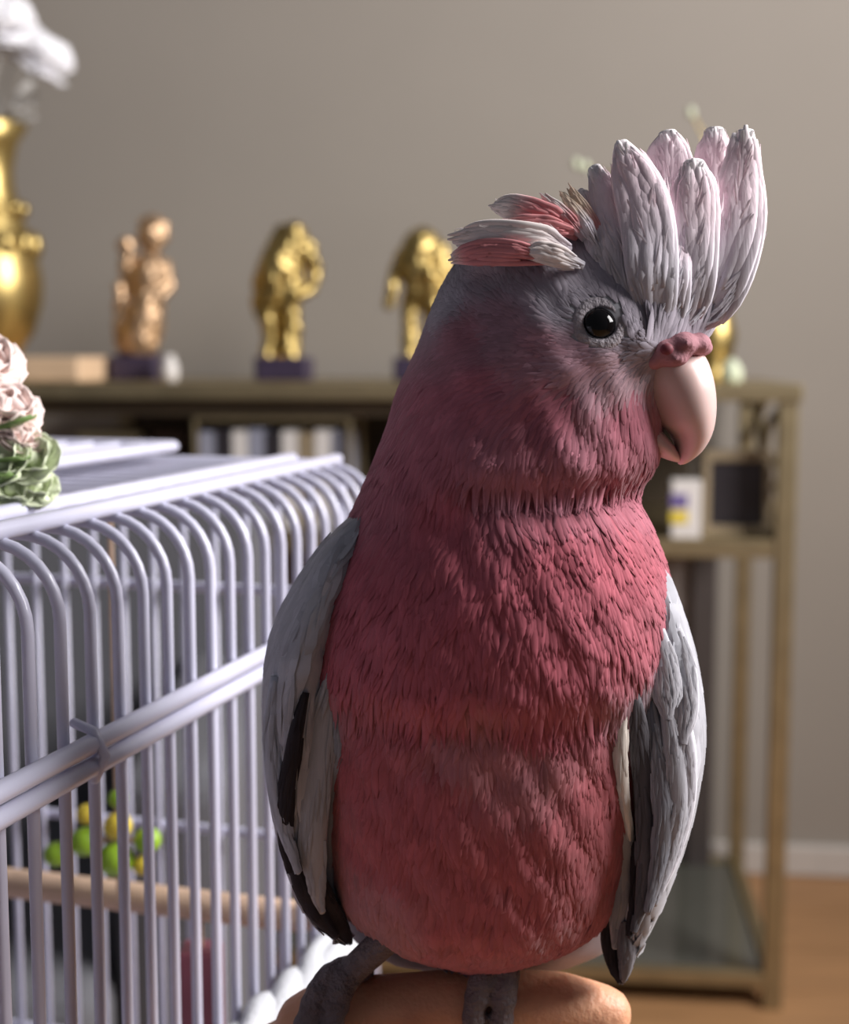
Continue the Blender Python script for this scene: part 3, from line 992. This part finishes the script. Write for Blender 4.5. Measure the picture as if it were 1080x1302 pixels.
def plumage(name, V, faces, bv, dens_fn, style, NF, parent, col_fn, centre):
    fc = np.array([V[list(f[:4])].mean(0) for f in faces])
    q = [V[[f[i] for f in faces]] for i in range(4)]
    fa = 0.5 * np.linalg.norm(np.cross(q[2] - q[0], q[3] - q[1]), axis=1)
    fu, fv = proj(fc)
    pr = fa * dens_fn(fc, fu, fv)
    idx = rng.choice(len(fc), NF, p=pr / pr.sum())
    R1, R2 = rng.random(NF)[:, None], rng.random(NF)[:, None]
    pts = q[0][idx] * (1 - R1) * (1 - R2) + q[1][idx] * R1 * (1 - R2) + q[2][idx] * R1 * R2 + q[3][idx] * (1 - R1) * R2
    U, W_ = proj(pts)
    fvs, ffs, fcs, fns, pn = [], [], [], [], []
    for i in range(NF):
        p = Vector(pts[i])
        u, v = U[i], W_[i]
        n_ = bv.find_nearest(p)[1]
        if n_.dot(Vector((p.x - centre(v).x, p.y - centre(v).y, 0))) < 0:
            n_ = -n_
        a1, b1 = swirl(u, v)
        fl_, L, Wd, lf, stiff = style(u, v, p)
        ang = rng.normal(0, 0.09) + 0.2 * a1 + 0.1 * b1
        d = Vector((fl_[0] * math.cos(ang) - fl_[1] * math.sin(ang), 0, -(fl_[0] * math.sin(ang) + fl_[1] * math.cos(ang))))
        if p.y > YB + 0.01:
            d = Vector((0, 0, -1))
        d = d - n_ * d.dot(n_)
        if d.length < 1e-4:
            continue
        d.normalize()
        s_ = d.cross(n_).normalized()
        L *= rng.uniform(0.75, 1.3)
        Wd *= rng.uniform(0.7, 1.3)
        jit = max(0.15, rng.uniform(0.35, 0.9) + 0.15 * b1)
        c_ = col_fn(np.array([list(p)]), np.array([list(n_)]))[0] * rng.normal(1.0, 0.07)
        b0 = len(fvs)
        for t_, w_ in zip(Tt, Wt):
            qq = p + d * (L * (t_ - 0.3))
            h = bv.find_nearest(qq)
            nn = h[1]
            if nn.dot(n_) < 0:
                nn = -nn
            bp = h[0] * (1 - stiff) + qq * stiff if (qq - h[0]).dot(nn) > 0 else h[0]
            hg = 0.0002 + lf * jit * t_ ** 1.2
            for uu in (-1, 0, 1):
                fvs.append(bp + nn * (hg + (Wd * 0.14 if uu == 0 else 0)) + s_ * (uu * Wd * w_))
                fcs.append(c_)
                fns.append(nn * 1.0 + d * (0.28 * t_) + s_ * (0.38 * uu))
        for r_ in range(4):
            for ci in range(2):
                a = b0 + r_ * 3 + ci
                ffs.append((a, a + 1, a + 4, a + 3))
    o = mesh_obj(name, fvs, ffs, M_feather, parent, True, np.clip(np.array(fcs), 0, 0.95))
    o.data.normals_split_custom_set_from_vertices([tuple(n.normalized()) for n in fns])
    o['kind'] = 'stuff'
    return o


def body_dens(fc, fu, fv):
    d = np.where(fc[:, 1] > YB + 0.01, 0.2, 1.0)
    d = np.where((fv < 480) & (fc[:, 1] < YB + .01), 2.4, d)
    d = np.where((fu - 763) ** 2 + (fv - 411) ** 2 < 36 ** 2, 0, d)
    d = np.where((fu > 838) & (fv > 425) & (fv < 600), 0.0, d)
    return d


def body_style(u, v, p):
    hv = np.array((u - 872.0, v - 452.0))
    hv /= max(np.linalg.norm(hv), 1)
    if v < 430:
        hv = hv + np.array((0.35, -0.5)) * min(1, (430 - v) / 60.0)
    dn = np.array(((u - 640) / 900.0, 1.0))
    wd = np.clip((v - 470) / 120.0, 0, 1)
    if u > 730 and v > 455:
        wd = max(wd, np.clip((v - 455) / 50.0, 0, 1))
        if v < 600:
            dn = np.array(((u - 800) / 300.0, 1.0))
    fl_ = hv * (1 - wd) + dn * wd
    fl_ = fl_ / np.linalg.norm(fl_)
    kx = [300, 345, 400, 480, 540, 590, 625, 660, 760, 840, 890, 940, 1230]
    L = np.interp(v, kx, [.012, .010, .0062, .0075, .011, .0145, .013, .013, .014, .018, .018, .014, .014])
    Wd = np.interp(v, kx, [.0011, .0010, .0008, .0008, .0010, .00095, .0010, .0012, .0011, .0009, .0009, .0012, .0013])
    lf = np.interp(v, kx, [.001, .0007, .0003, .0004, .0006, .0012, .0009, .0008, .0009, .0014, .0016, .0006, .0006])
    if u < 640 and 560 < v < 700:
        lf = lf + (0.0006 - lf) * min(1, (640 - u) / 80.0)
    if u > 775 and v < 432:
        w_ = min(1, (u - 775) / 30.0)
        L, lf = L + (0.0125 - L) * w_, lf + (0.0022 - lf) * w_
        fl_ = fl_ * (1 - w_) + np.array(((u - 850) / 300.0, -1.0)) * w_
    e2 = (u - 763) ** 2 + (v - 411) ** 2
    if e2 < 62 ** 2:
        L, Wd, lf = 0.0036, 0.0006, 0.0001
    return fl_, L, Wd, lf, 0.25


plumage('plumage', V, faces[:-2], bvh, body_dens, body_style, 34000, bird, pigment, lambda v: P(640, v, YB))

# eye, ring of bare skin
ep, en = on_body(763, 411)
er = 22.5 * ep.y / F
rot = en.to_track_quat('Z', 'Y').to_matrix()
for nm, m_, r0, prof in (('eye_ring', M_ring, 0, None),):
    mb = MB()
    rs = []
    for rr, hh in ((1.75, -0.5), (1.6, -0.04), (1.42, 0.08), (1.22, 0.13), (1.06, 0.14), (0.95, 0.06), (0.85, -0.4)):
        rs.append([ep + rot @ Vector((er * rr * math.cos(2 * math.pi * q / 32), er * rr * 0.97 * math.sin(2 * math.pi * q / 32), er * hh)) for q in range(32)])
    mb.rings(rs, False)
    mb.obj(nm, m_, bird)
mb = MB().ell(ep - en * er * 0.38, (er * 1.02, er * 0.98, er), 28, 18, rot)
mb.obj('eye', M_eye, bird)

# beak
HY = YB - 0.012


def blade2(mb, outer, inner, dep, Y, n=20, m=26, cols=None):
    """Solid between two traced edges, elliptical across, dep = half thickness table."""
    t = np.linspace(0, 1, m)
    def ip(a):
        a = np.array(a, float)
        tb_ = np.column_stack([np.linspace(0, 1, len(a)), a])
        return cr(tb_, t, 1), cr(tb_, t, 2)
    ox, oy = ip(outer)
    ix, iy = ip(inner)
    dd = np.interp(t, np.linspace(0, 1, len(dep)), dep)
    rs, cc = [], []
    for i in range(m):
        a, b = P(ox[i], oy[i], Y), P(ix[i], iy[i], Y)
        c_ = (a + b) / 2
        h = (a - b) / 2
        rs.append([c_ + h * math.cos(2 * math.pi * q / n) + Vector((0, -dd[i] * math.sin(2 * math.pi * q / n), 0)) for q in range(n)])
        if cols:
            CC = np.array([lin(x) for x in cols])
            cc.append(tuple(np.interp(t[i], np.linspace(0, 1, len(cols)), CC[:, q]) for q in range(3)))
    mb.rings(rs, True, cc if cols else None)
    return mb


mb = blade2(MB(), [(868, 436), (893, 450), (905, 480), (909, 515), (905, 548), (892, 573), (874, 588), (865, 591)],
            [(800, 470), (812, 500), (826, 524), (838, 540), (851, 550), (858, 564), (860, 580), (863, 590)],
            [.015, .0165, .0165, .0152, .0125, .009, .005, .0014], HY, cols=[(214, 186, 180), (214, 186, 180)])
mb.obj('upper_beak', M_beak, bird)
mb = blade2(MB(), [(815, 520), (838, 545), (852, 560), (861, 574), (866, 584)], [(806, 548), (822, 570), (838, 580), (850, 585), (862, 588)],
            [.010, .0105, .0095, .007, .003], HY + 0.001, cols=[(214, 186, 180), (214, 186, 180)])
mb.obj('lower_beak', M_beak, bird)
# cere: lumpy pink skin over the beak root
mb = MB()
for (x, yy, rx, ry, dp, dz) in [(840, 446, 24, 20, .013, -0.009), (862, 438, 24, 18, .013, -0.009), (884, 438, 19, 16, .011, -0.006), (826, 458, 17, 14, .010, -0.010), (896, 442, 9, 11, .007, -0.002), (850, 456, 24, 12, .012, -0.010)]:
    mb.ell(P(x, yy, HY + dz), (rx * HY / F, dp, ry * HY / F))
remesh(mb.obj('cere', M_cere, bird), 0.0009, 4)
mb = MB().ell(P(848, 444, HY - 0.0218), (0.0018, 0.0014, 0.0015), 10, 7)
mb.obj('nostril', mat('nostril_skin', lin((120, 50, 62)), 0.7), bird)

# crest: each raised feather by itself
GR, GP, PK, WH = (178, 176, 184), (214, 204, 213), (244, 222, 230), (252, 246, 247)
CRS = [
    [(886, 412, 16, .384), (898, 392, 30, .381), (912, 362, 33, .379), (927, 322, 33, .379), (939, 282, 30, .380), (942, 244, 26, .382), (946, 212, 17, .384), (948, 188, 15, .385), (949, 166, 10, .386)],
    [(888, 380, 20, .394), (896, 320, 24, .394), (900, 260, 22, .394), (907, 215, 19, .394), (909, 188, 19, .394), (909, 164, 11, .395)],
    [(862, 415, 16, .377), (868, 388, 30, .373), (876, 345, 30, .373), (882, 300, 27, .374), (884, 262, 28, .376), (884, 230, 25, .378), (883, 206, 13, .380)],
    [(842, 370, 18, .388), (848, 310, 24, .388), (850, 255, 26, .388), (853, 215, 27, .388), (852, 188, 22, .389), (849, 168, 11, .390)],
    [(832, 418, 12, .371), (830, 390, 27, .367), (828, 350, 30, .368), (828, 300, 31, .371), (820, 258, 31, .374), (808, 224, 27, .378), (797, 200, 19, .380), (790, 182, 9, .382)],
    [(800, 390, 14, .370), (794, 352, 24, .370), (786, 310, 24, .374), (779, 272, 22, .378), (768, 240, 16, .382), (756, 214, 9, .385)],
    [(776, 365, 12, .374), (768, 322, 18, .374), (760, 290, 16, .378), (750, 262, 11, .382), (739, 244, 5, .385)],
    [(848, 418, 12, .370), (850, 390, 22, .368), (853, 350, 23, .370), (856, 310, 20, .374), (857, 270, 18, .379), (855, 240, 11, .383)],
]
RAMP = [GR, (186, 183, 191), GP, PK, PK, WH]
RT = [0, 0.25, 0.45, 0.62, 0.85, 1.0]


def strands(mb, pts, cols, count, thick, wf=0.3, over=0.05):
    """Soft lengthwise locks of a feather vane, ending unevenly at its tip."""
    A = np.array([p[:4] for p in pts], float)
    nL = len(pts) - 1
    for q in range(count):
        a = -0.86 + 1.72 * (q + 0.5) / count + rng.uniform(-0.06, 0.06)
        t0, t1 = rng.uniform(0.0, 0.25), 1.0 + rng.uniform(-0.10, over) - 0.06 * abs(a)
        g = rng.uniform(-7, 7)
        out = []
        for i in range(9):
            t_ = t0 + (t1 - t0) * i / 8
            tc = min(t_, 0.999)
            x, y_, w_, D = (np.interp(tc * nL, range(nL + 1), A[:, z]) for z in range(4))
            i0 = min(int(tc * nL), nL - 1)
            tx, ty = A[i0 + 1, 0] - A[i0, 0], A[i0 + 1, 1] - A[i0, 1]
            l_ = math.hypot(tx, ty)
            nx, ny = -ty / l_, tx / l_
            ex = max(0.0, t_ - 0.999) * nL * l_
            w_ = max(w_, max(A[:, 2]) * 0.5) if t_ > 0.8 else w_
            aa = a * (1 + 0.12 * math.sin(3 * t_ + q))
            hw = max(A[:, 2]) * wf * (0.35, 0.7, 0.95, 1, 1, 1, 0.92, 0.7, 0.22)[i]
            cc = [min(255, np.interp(t_, np.linspace(0, 1, len(cols)) if len(cols) != len(RT) else RT, [c[z] for c in cols]) + g) for z in range(3)]
            out.append((x + nx * aa * w_ + tx / l_ * ex, y_ + ny * aa * w_ + ty / l_ * ex, hw, D - thick * math.sqrt(1 - min(0.95, abs(a)) ** 2) * 0.9 - rng.uniform(-0.0002, 0.0004), cc))
        ribbon(mb, out, 0.0007, 8, 16)


def barbs(mb, pts, cols, count, thick, spread=0.5, length=34, wide=0.0007):
    """Fine soft barbs laid over a blade so that it reads as a feather: they leave the shaft and sweep to the edge."""
    A = np.array([p[:4] for p in pts], float)
    nL = len(pts) - 1
    NRM = [None]
    for q in range(count):
        t_ = rng.uniform(0.0, 0.97)
        a = rng.uniform(-1, 1)
        def at(tt, aa, up):
            x, y_, w_, D = (np.interp(tt * nL, range(nL + 1), A[:, z]) for z in range(4))
            i0 = min(int(tt * nL), nL - 1)
            tx, ty = A[i0 + 1, 0] - A[i0, 0], A[i0 + 1, 1] - A[i0, 1]
            l_ = math.hypot(tx, ty)
            nx, ny = -ty / l_, tx / l_
            dz = thick * math.sqrt(max(0.0, 1 - min(1, abs(aa)) ** 2))
            NRM[0] = (Vector((nx, 0, -ny)) * (0.55 * max(-1, min(1, aa))) + Vector((0, -1, 0))).normalized()
            return P(x + nx * aa * w_, y_ + ny * aa * w_, D - dz - up)
        tot = sum(math.hypot(*(A[i + 1, :2] - A[i, :2])) for i in range(nL))
        dt = length / tot * rng.uniform(0.6, 1.2)
        a2 = a + spread * np.sign(a) * rng.uniform(0.2, 0.8) * (1 - 0.4 * abs(a))
        e = [at(t_, a, 0.0001), at(min(1, t_ + dt * 0.5), (a + a2) / 2, 0.0006), at(min(1.02, t_ + dt), max(-1.3, min(1.3, a2)), 0.0004)]
        cc = lin([np.interp(t_ + 0.5 * dt, np.linspace(0, 1, len(cols)) if len(cols) != len(RT) else RT, [g[z] for g in cols]) for z in range(3)])
        g = rng.normal(1.0, 0.06)
        cc = tuple(min(0.95, v * g) for v in cc)
        b0 = len(mb.v)
        at(t_, a, 0)
        n0 = NRM[0]
        for i, w_ in enumerate((0.7, 1.0, 0.12)):
            dr = (e[min(i + 1, 2)] - e[max(i - 1, 0)]).normalized()
            sd = dr.cross(Vector((0, 1, 0)))
            for uu in (-1, 0, 1):
                mb.v.append(tuple(e[i] + sd * (uu * wide * w_) + Vector((0, -0.25 * wide if uu == 0 else 0, 0))))
                mb.n[len(mb.v) - 1] = (n0 - sd * (0.25 * uu) if sd.dot(n0) > 2 else n0 + sd * (0.25 * uu)).normalized()
                mb.c.append(cc)
        for i in range(2):
            for j in range(2):
                k0 = b0 + i * 3 + j
                mb.f.append((k0, k0 + 3, k0 + 4, k0 + 1))


for pts in CRS:
    mb = MB()
    L_ = len(pts)
    if pts[0][1] > 385:
        pts = [(p[0], p[1], p[2] * 1.08, on_body(p[0], p[1])[0].y + (0.004, 0.0012)[i] if i < 2 else p[3]) for i, p in enumerate(pts)]
    else:
        pts = [(p[0], p[1], p[2] * 1.08, p[3]) for p in pts]
    pp = []
    for i, p in enumerate(pts):
        t_ = i / (L_ - 1)
        c_ = [np.interp(t_, RT, [q[z] for q in RAMP]) for z in range(3)]
        pp.append((p[0], p[1], p[2] * 0.98 + (1.6 * math.sin(2.3 * i + p[0]) if 0 < i < L_ - 1 else 0), p[3], c_))
    pp = [(p[0], p[1], p[2] * 0.92, p[3], p[4]) for p in pp]
    ribbon(mb, pp, 0.0022, 18, 40)
    strands(mb, pts, RAMP, 9, 0.0022)
    barbs(mb, pts, RAMP, 60, 0.0026, 0.9, 40, 0.0003)
    mb.obj('crest_feather', M_vane, bird)
# rear crown feathers, pale above and salmon beneath
SAL, CRM = (214, 140, 142), (238, 226, 222)
PCH = (232, 208, 186)
for pts in ([(725, 320, 9, .372, GP), (690, 305, 17, .370, CRM), (650, 302, 18, .371, CRM), (612, 300, 17, .375, CRM), (580, 304, 11, .379, CRM)],
            [(705, 330, 8, .369, SAL), (660, 322, 15, .368, SAL), (620, 320, 15, .372, SAL), (592, 324, 11, .377, SAL), (576, 328, 5, .38, CRM)],
            [(735, 302, 8, .376, SAL), (705, 280, 15, .375, SAL), (675, 270, 16, .376, SAL), (648, 263, 14, .379, CRM), (630, 262, 8, .382, CRM)],
            [(730, 294, 7, .373, SAL), (700, 288, 12, .372, SAL), (665, 288, 13, .373, SAL), (638, 286, 7, .377, CRM)],
            [(742, 338, 7, .369, GR), (712, 326, 13, .367, CRM), (688, 320, 12, .367, CRM), (660, 320, 5, .370, CRM)],
            [(760, 314, 7, .374, GR), (745, 288, 9, .374, GP), (728, 264, 7, .377, PCH), (714, 246, 3, .38, PCH)],
            [(768, 316, 7, .376, GR), (755, 288, 9, .376, SAL), (740, 262, 7, .378, PCH), (726, 240, 3, .38, PCH)],
            [(745, 304, 7, .374, GR), (725, 282, 9, .374, SAL), (708, 264, 7, .377, CRM), (692, 250, 3, .38, CRM)]):
    mb = ribbon(MB(), [(p[0], p[1], p[2] * 0.8, p[3] + 0.0008, p[4]) for p in pts], 0.0009, 12, 20)
    strands(mb, [(p[0], p[1], p[2] * 1.1, p[3]) for p in pts], [p[4] for p in pts], 7, 0.0012, 0.26, 0.12)
    barbs(mb, pts, [p[4] for p in pts], 40, 0.0014, 1.1, 30, 0.0003)
    mb.obj('crown_feather', M_feather, bird)
# wings: folded blade, then coverts and flight feathers laid over it
PALE, MID, DK, BK, IVO = (182, 181, 188), (154, 153, 159), (112, 108, 112), (44, 38, 42), (226, 216, 206)


def wing(outer, inner, dep, Y, name):
    w_ = blade2(MB(), outer, inner, dep, Y, 28, 50, [PALE, PALE, PALE, PALE, MID, DK]).obj(name, M_vane, bird)
    return w_


wl = wing([(466, 640), (418, 682), (376, 742), (348, 802), (339, 870), (340, 945), (350, 1022), (366, 1090), (390, 1150), (425, 1188)],
          [(470, 690), (452, 740), (440, 800), (436, 850), (432, 910), (428, 970), (424, 1030), (420, 1090), (428, 1150), (446, 1194)],
          [.012, .022, .027, .029, .029, .027, .024, .019, .013, .004], YB - 0.006, 'wing')
wr = wing([(824, 692), (850, 740), (872, 800), (886, 868), (889, 935), (878, 1012), (856, 1090), (832, 1150), (810, 1200), (792, 1243)],
          [(806, 730), (798, 780), (792, 840), (788, 900), (784, 960), (782, 1020), (780, 1080), (778, 1140), (776, 1190), (782, 1238)],
          [.010, .020, .026, .029, .029, .026, .022, .017, .011, .004], YB - 0.006, 'wing')


def surf_y(ob_out, px, py, default):
    return default


def wbvh(o):
    return BVHTree.FromPolygons([v.co[:] for v in o.data.vertices], [tuple(p.vertices) for p in o.data.polygons])


BL, BR = wbvh(wl), wbvh(wr)
WGC = np.array(lin((172, 172, 179)))


def wing_plumage(o, bv, cx):
    VV = np.array([v.co[:] for v in o.data.vertices])
    FF = [tuple(p.vertices) for p in o.data.polygons if len(p.vertices) == 4]

    def dens_w(fc, fu, fv):
        return np.where(fv < 900, 1.0, np.where(fv < 1010, 0.5, 0.12)) * np.where(fc[:, 1] < YB + 0.012, 1, 0.4)

    def style_w(u, v, p):
        return (np.array(((-0.35 if u < 600 else 0.35) * max(0.0, min(1.0, (840 - v) / 150.0)), 1.0)), 0.017, 0.0024, 0.0002, 0.1)
    plumage('covert_plumage', VV, FF, bv, dens_w, style_w, 1500, o, lambda p, n: np.repeat(WGC[None], len(p), 0), lambda v: P(cx, v, YB))


wing_plumage(wl, BL, 405)
wing_plumage(wr, BR, 835)


def hitY(bv, px, py, lift):
    o = Vector((0, 0, EYE))
    d = (P(px, py, 0.4) - o).normalized()
    h = bv.ray_cast(o, d)
    h2 = bvh.ray_cast(o, d)
    c_ = [q[0].y for q in (h, h2) if q[0] is not None]
    return (min(c_) if c_ else YB - 0.004) - lift


def flight(parent, bv, pts, col, lift, th=0.0016, name='flight_feather'):
    m_ = []
    for i, p in enumerate(pts):
        cc = col if isinstance(col[0], (int, float)) else [np.interp(i / (len(pts) - 1), np.linspace(0, 1, len(col)), [q[z] for q in col]) for z in range(3)]
        m_.append((p[0], p[1], p[2], hitY(bv, p[0], p[1], lift - (0.004 if i == 0 else 0)), cc))
    # keep the blade smooth in depth
    D = [q[3] for q in m_]
    D = [(D[max(i - 1, 0)] + 2 * D[i] + D[min(i + 1, len(D) - 1)]) / 4 for i in range(len(D))]
    m_ = [(q[0], q[1], q[2], D[i], q[4]) for i, q in enumerate(m_)]
    mb = ribbon(MB(), m_, th, 14, 26)
    barbs(mb, m_, [q[4] for q in m_], 50, th, 0.35, 46, 0.0005)
    return mb.obj(name, M_vane, parent)


# right-hand side of the picture
flight(wr, BR, [(794, 905, 5), (789, 945, 9), (792, 1000, 9), (799, 1050, 5), (802, 1075, 2)], IVO, .003)
flight(wr, BR, [(806, 880, 8), (814, 940, 14), (821, 1020, 15), (823, 1090, 14), (816, 1150, 9), (806, 1185, 3)], (96, 93, 98), .0045)
flight(wr, BR, [(792, 1010, 8), (792, 1060, 16), (791, 1120, 18), (788, 1170, 14), (782, 1205, 4)], (172, 167, 168), .0025)
flight(wr, BR, [(828, 890, 8), (838, 960, 12), (844, 1030, 13), (838, 1100, 11), (824, 1160, 4)], (140, 140, 148), .0045)
flight(wr, BR, [(846, 890, 8), (857, 960, 14), (861, 1030, 14), (850, 1090, 11), (832, 1150, 4)], PALE, .0035)
flight(wr, BR, [(868, 900, 8), (874, 960, 13), (872, 1020, 13), (857, 1085, 10), (834, 1145, 4)], (214, 212, 220), .003)
flight(wr, BR, [(806, 1050, 4), (810, 1100, 7), (808, 1150, 7), (800, 1190, 3)], BK, .0045)
flight(wr, BR, [(776, 1150, 6), (778, 1190, 15), (785, 1225, 14), (792, 1248, 5)], BK, .002)
flight(wr, BR, [(796, 1170, 6), (798, 1200, 11), (796, 1228, 9), (793, 1246, 3)], DK, .003)
for pts in ([(836, 800, 10), (842, 845, 20), (848, 885, 19), (850, 915, 5)], [(858, 800, 10), (866, 850, 20), (871, 905, 18), (868, 946, 5)],
            [(822, 850, 8), (828, 890, 18), (828, 925, 16), (820, 955, 4)]):
    flight(wr, BR, pts, [(186, 185, 192), (200, 199, 206), (186, 184, 192)], .0016, .0009, 'covert_feather')
# left-hand side of the picture
flight(wl, BL, [(388, 880, 6), (375, 940, 10), (364, 1010, 10), (362, 1070, 9), (370, 1110, 3)], BK, .003)
flight(wl, BL, [(422, 855, 8), (412, 920, 19), (402, 1000, 21), (397, 1070, 19), (402, 1130, 12), (410, 1160, 4)], (172, 167, 168), .004)
flight(wl, BL, [(432, 880, 4), (430, 960, 9), (424, 1050, 10), (422, 1120, 10), (430, 1165, 4)], MID, .002)
flight(wl, BL, [(392, 1090, 8), (396, 1125, 20), (412, 1160, 22), (436, 1188, 12), (446, 1198, 3)], BK, .0025)
flight(wl, BL, [(372, 1080, 5), (382, 1120, 12), (402, 1160, 12), (428, 1190, 4)], BK, .003)
flight(wl, BL, [(352, 860, 8), (346, 930, 12), (351, 1000, 12), (363, 1060, 9), (380, 1110, 3)], (176, 178, 188), .004)
# rump and thigh plumage closing the body between the wing tips
blade2(MB(), [(405, 1070), (414, 1120), (430, 1165), (455, 1200), (500, 1226)], [(826, 1070), (812, 1120), (796, 1165), (775, 1205), (725, 1230)],
       [.014, .014, .013, .010, .005], YB + 0.016, 24, 24, [(150, 140, 144), (150, 140, 144)]).obj('rump', M_feather, bird)
# tail: dark feathers hanging behind the hand
tail = None
for i, (x, e, dz) in enumerate([(560, 540, .03), (590, 580, .027), (620, 620, .025), (650, 660, .027), (680, 700, .03)]):
    mb = ribbon(MB(), [(x, 1150, 20, YB + .028, MID), (x, 1250, 26, YB + .034, DK), ((x + e) / 2, 1400, 30, YB + dz + .038, DK), (e, 1520, 30, YB + dz + .044, BK), (e, 1570, 10, YB + dz + .046, BK)], 0.0014, 12, 20)
    mb.obj('tail_feather', M_blade, bird)

# legs and feet
def foot(tarsus, toes, name='foot'):
    mb = MB()
    mb.tube([P(*q[:2], YB + q[3]) for q in tarsus], [q[2] * k for q in tarsus], 12)
    for t_ in toes:
        pts = [Vector(P(*q[:2], YB + q[3])) for q in t_]
        rad = [q[2] * k for q in t_]
        mb.tube(pts, rad, 10)
        for a in range(len(pts) - 1):
            for fr in (0.3, 0.7):
                mb.ell(pts[a].lerp(pts[a + 1], fr), [rad[a] * 1.13] * 3, 10, 7)
    o = mb.obj(name, M_foot, bird)
    remesh(o, 0.0008, 2)
    for t_ in toes:
        a, b = Vector(P(*t_[-2][:2], YB + t_[-2][3])), Vector(P(*t_[-1][:2], YB + t_[-1][3]))
        d = (b - a).normalized()
        MB().tube([b, b + d * .004 + Vector((0, .0005, 0)), b + d * .0075 + Vector((0, .003, 0)), b + d * .009 + Vector((0, .0055, 0))], [.0022, .0018, .0011, .0004], 8).obj('claw', M_claw, o)


foot([(515, 1165, 26, -.018), (485, 1200, 20, -.017), (448, 1234, 19, -.010)],
     [[(448, 1232, 19, -.008), (436, 1248, 17, -.0135), (424, 1290, 16, -.0155), (416, 1330, 13, -.0145)],
      [(446, 1232, 19, -.008), (412, 1250, 17, -.0125), (394, 1290, 16, -.0155), (378, 1335, 13, -.0165)],
      [(456, 1230, 16, -.004), (462, 1238, 14, .006), (458, 1290, 13, .0135), (452, 1330, 11, .013)],
      [(446, 1232, 16, -.004), (428, 1250, 14, .006), (420, 1300, 13, .0145), (415, 1335, 11, .014)]])
foot([(650, 1185, 26, -.012), (648, 1212, 22, -.010), (634, 1232, 20, -.006)],
     [[(634, 1230, 18, -.006), (614, 1240, 16, -.0115), (604, 1280, 15, -.0130), (600, 1325, 12, -.0125)],
      [(640, 1230, 18, -.006), (644, 1242, 16, -.0115), (640, 1282, 15, -.0130), (634, 1325, 12, -.0125)],
      [(640, 1230, 15, -.002), (652, 1238, 14, .007), (654, 1285, 12, .0125), (652, 1325, 10, .0115)],
      [(630, 1230, 15, -.002), (612, 1238, 14, .007), (606, 1285, 12, .0125), (604, 1325, 10, .0115)]])
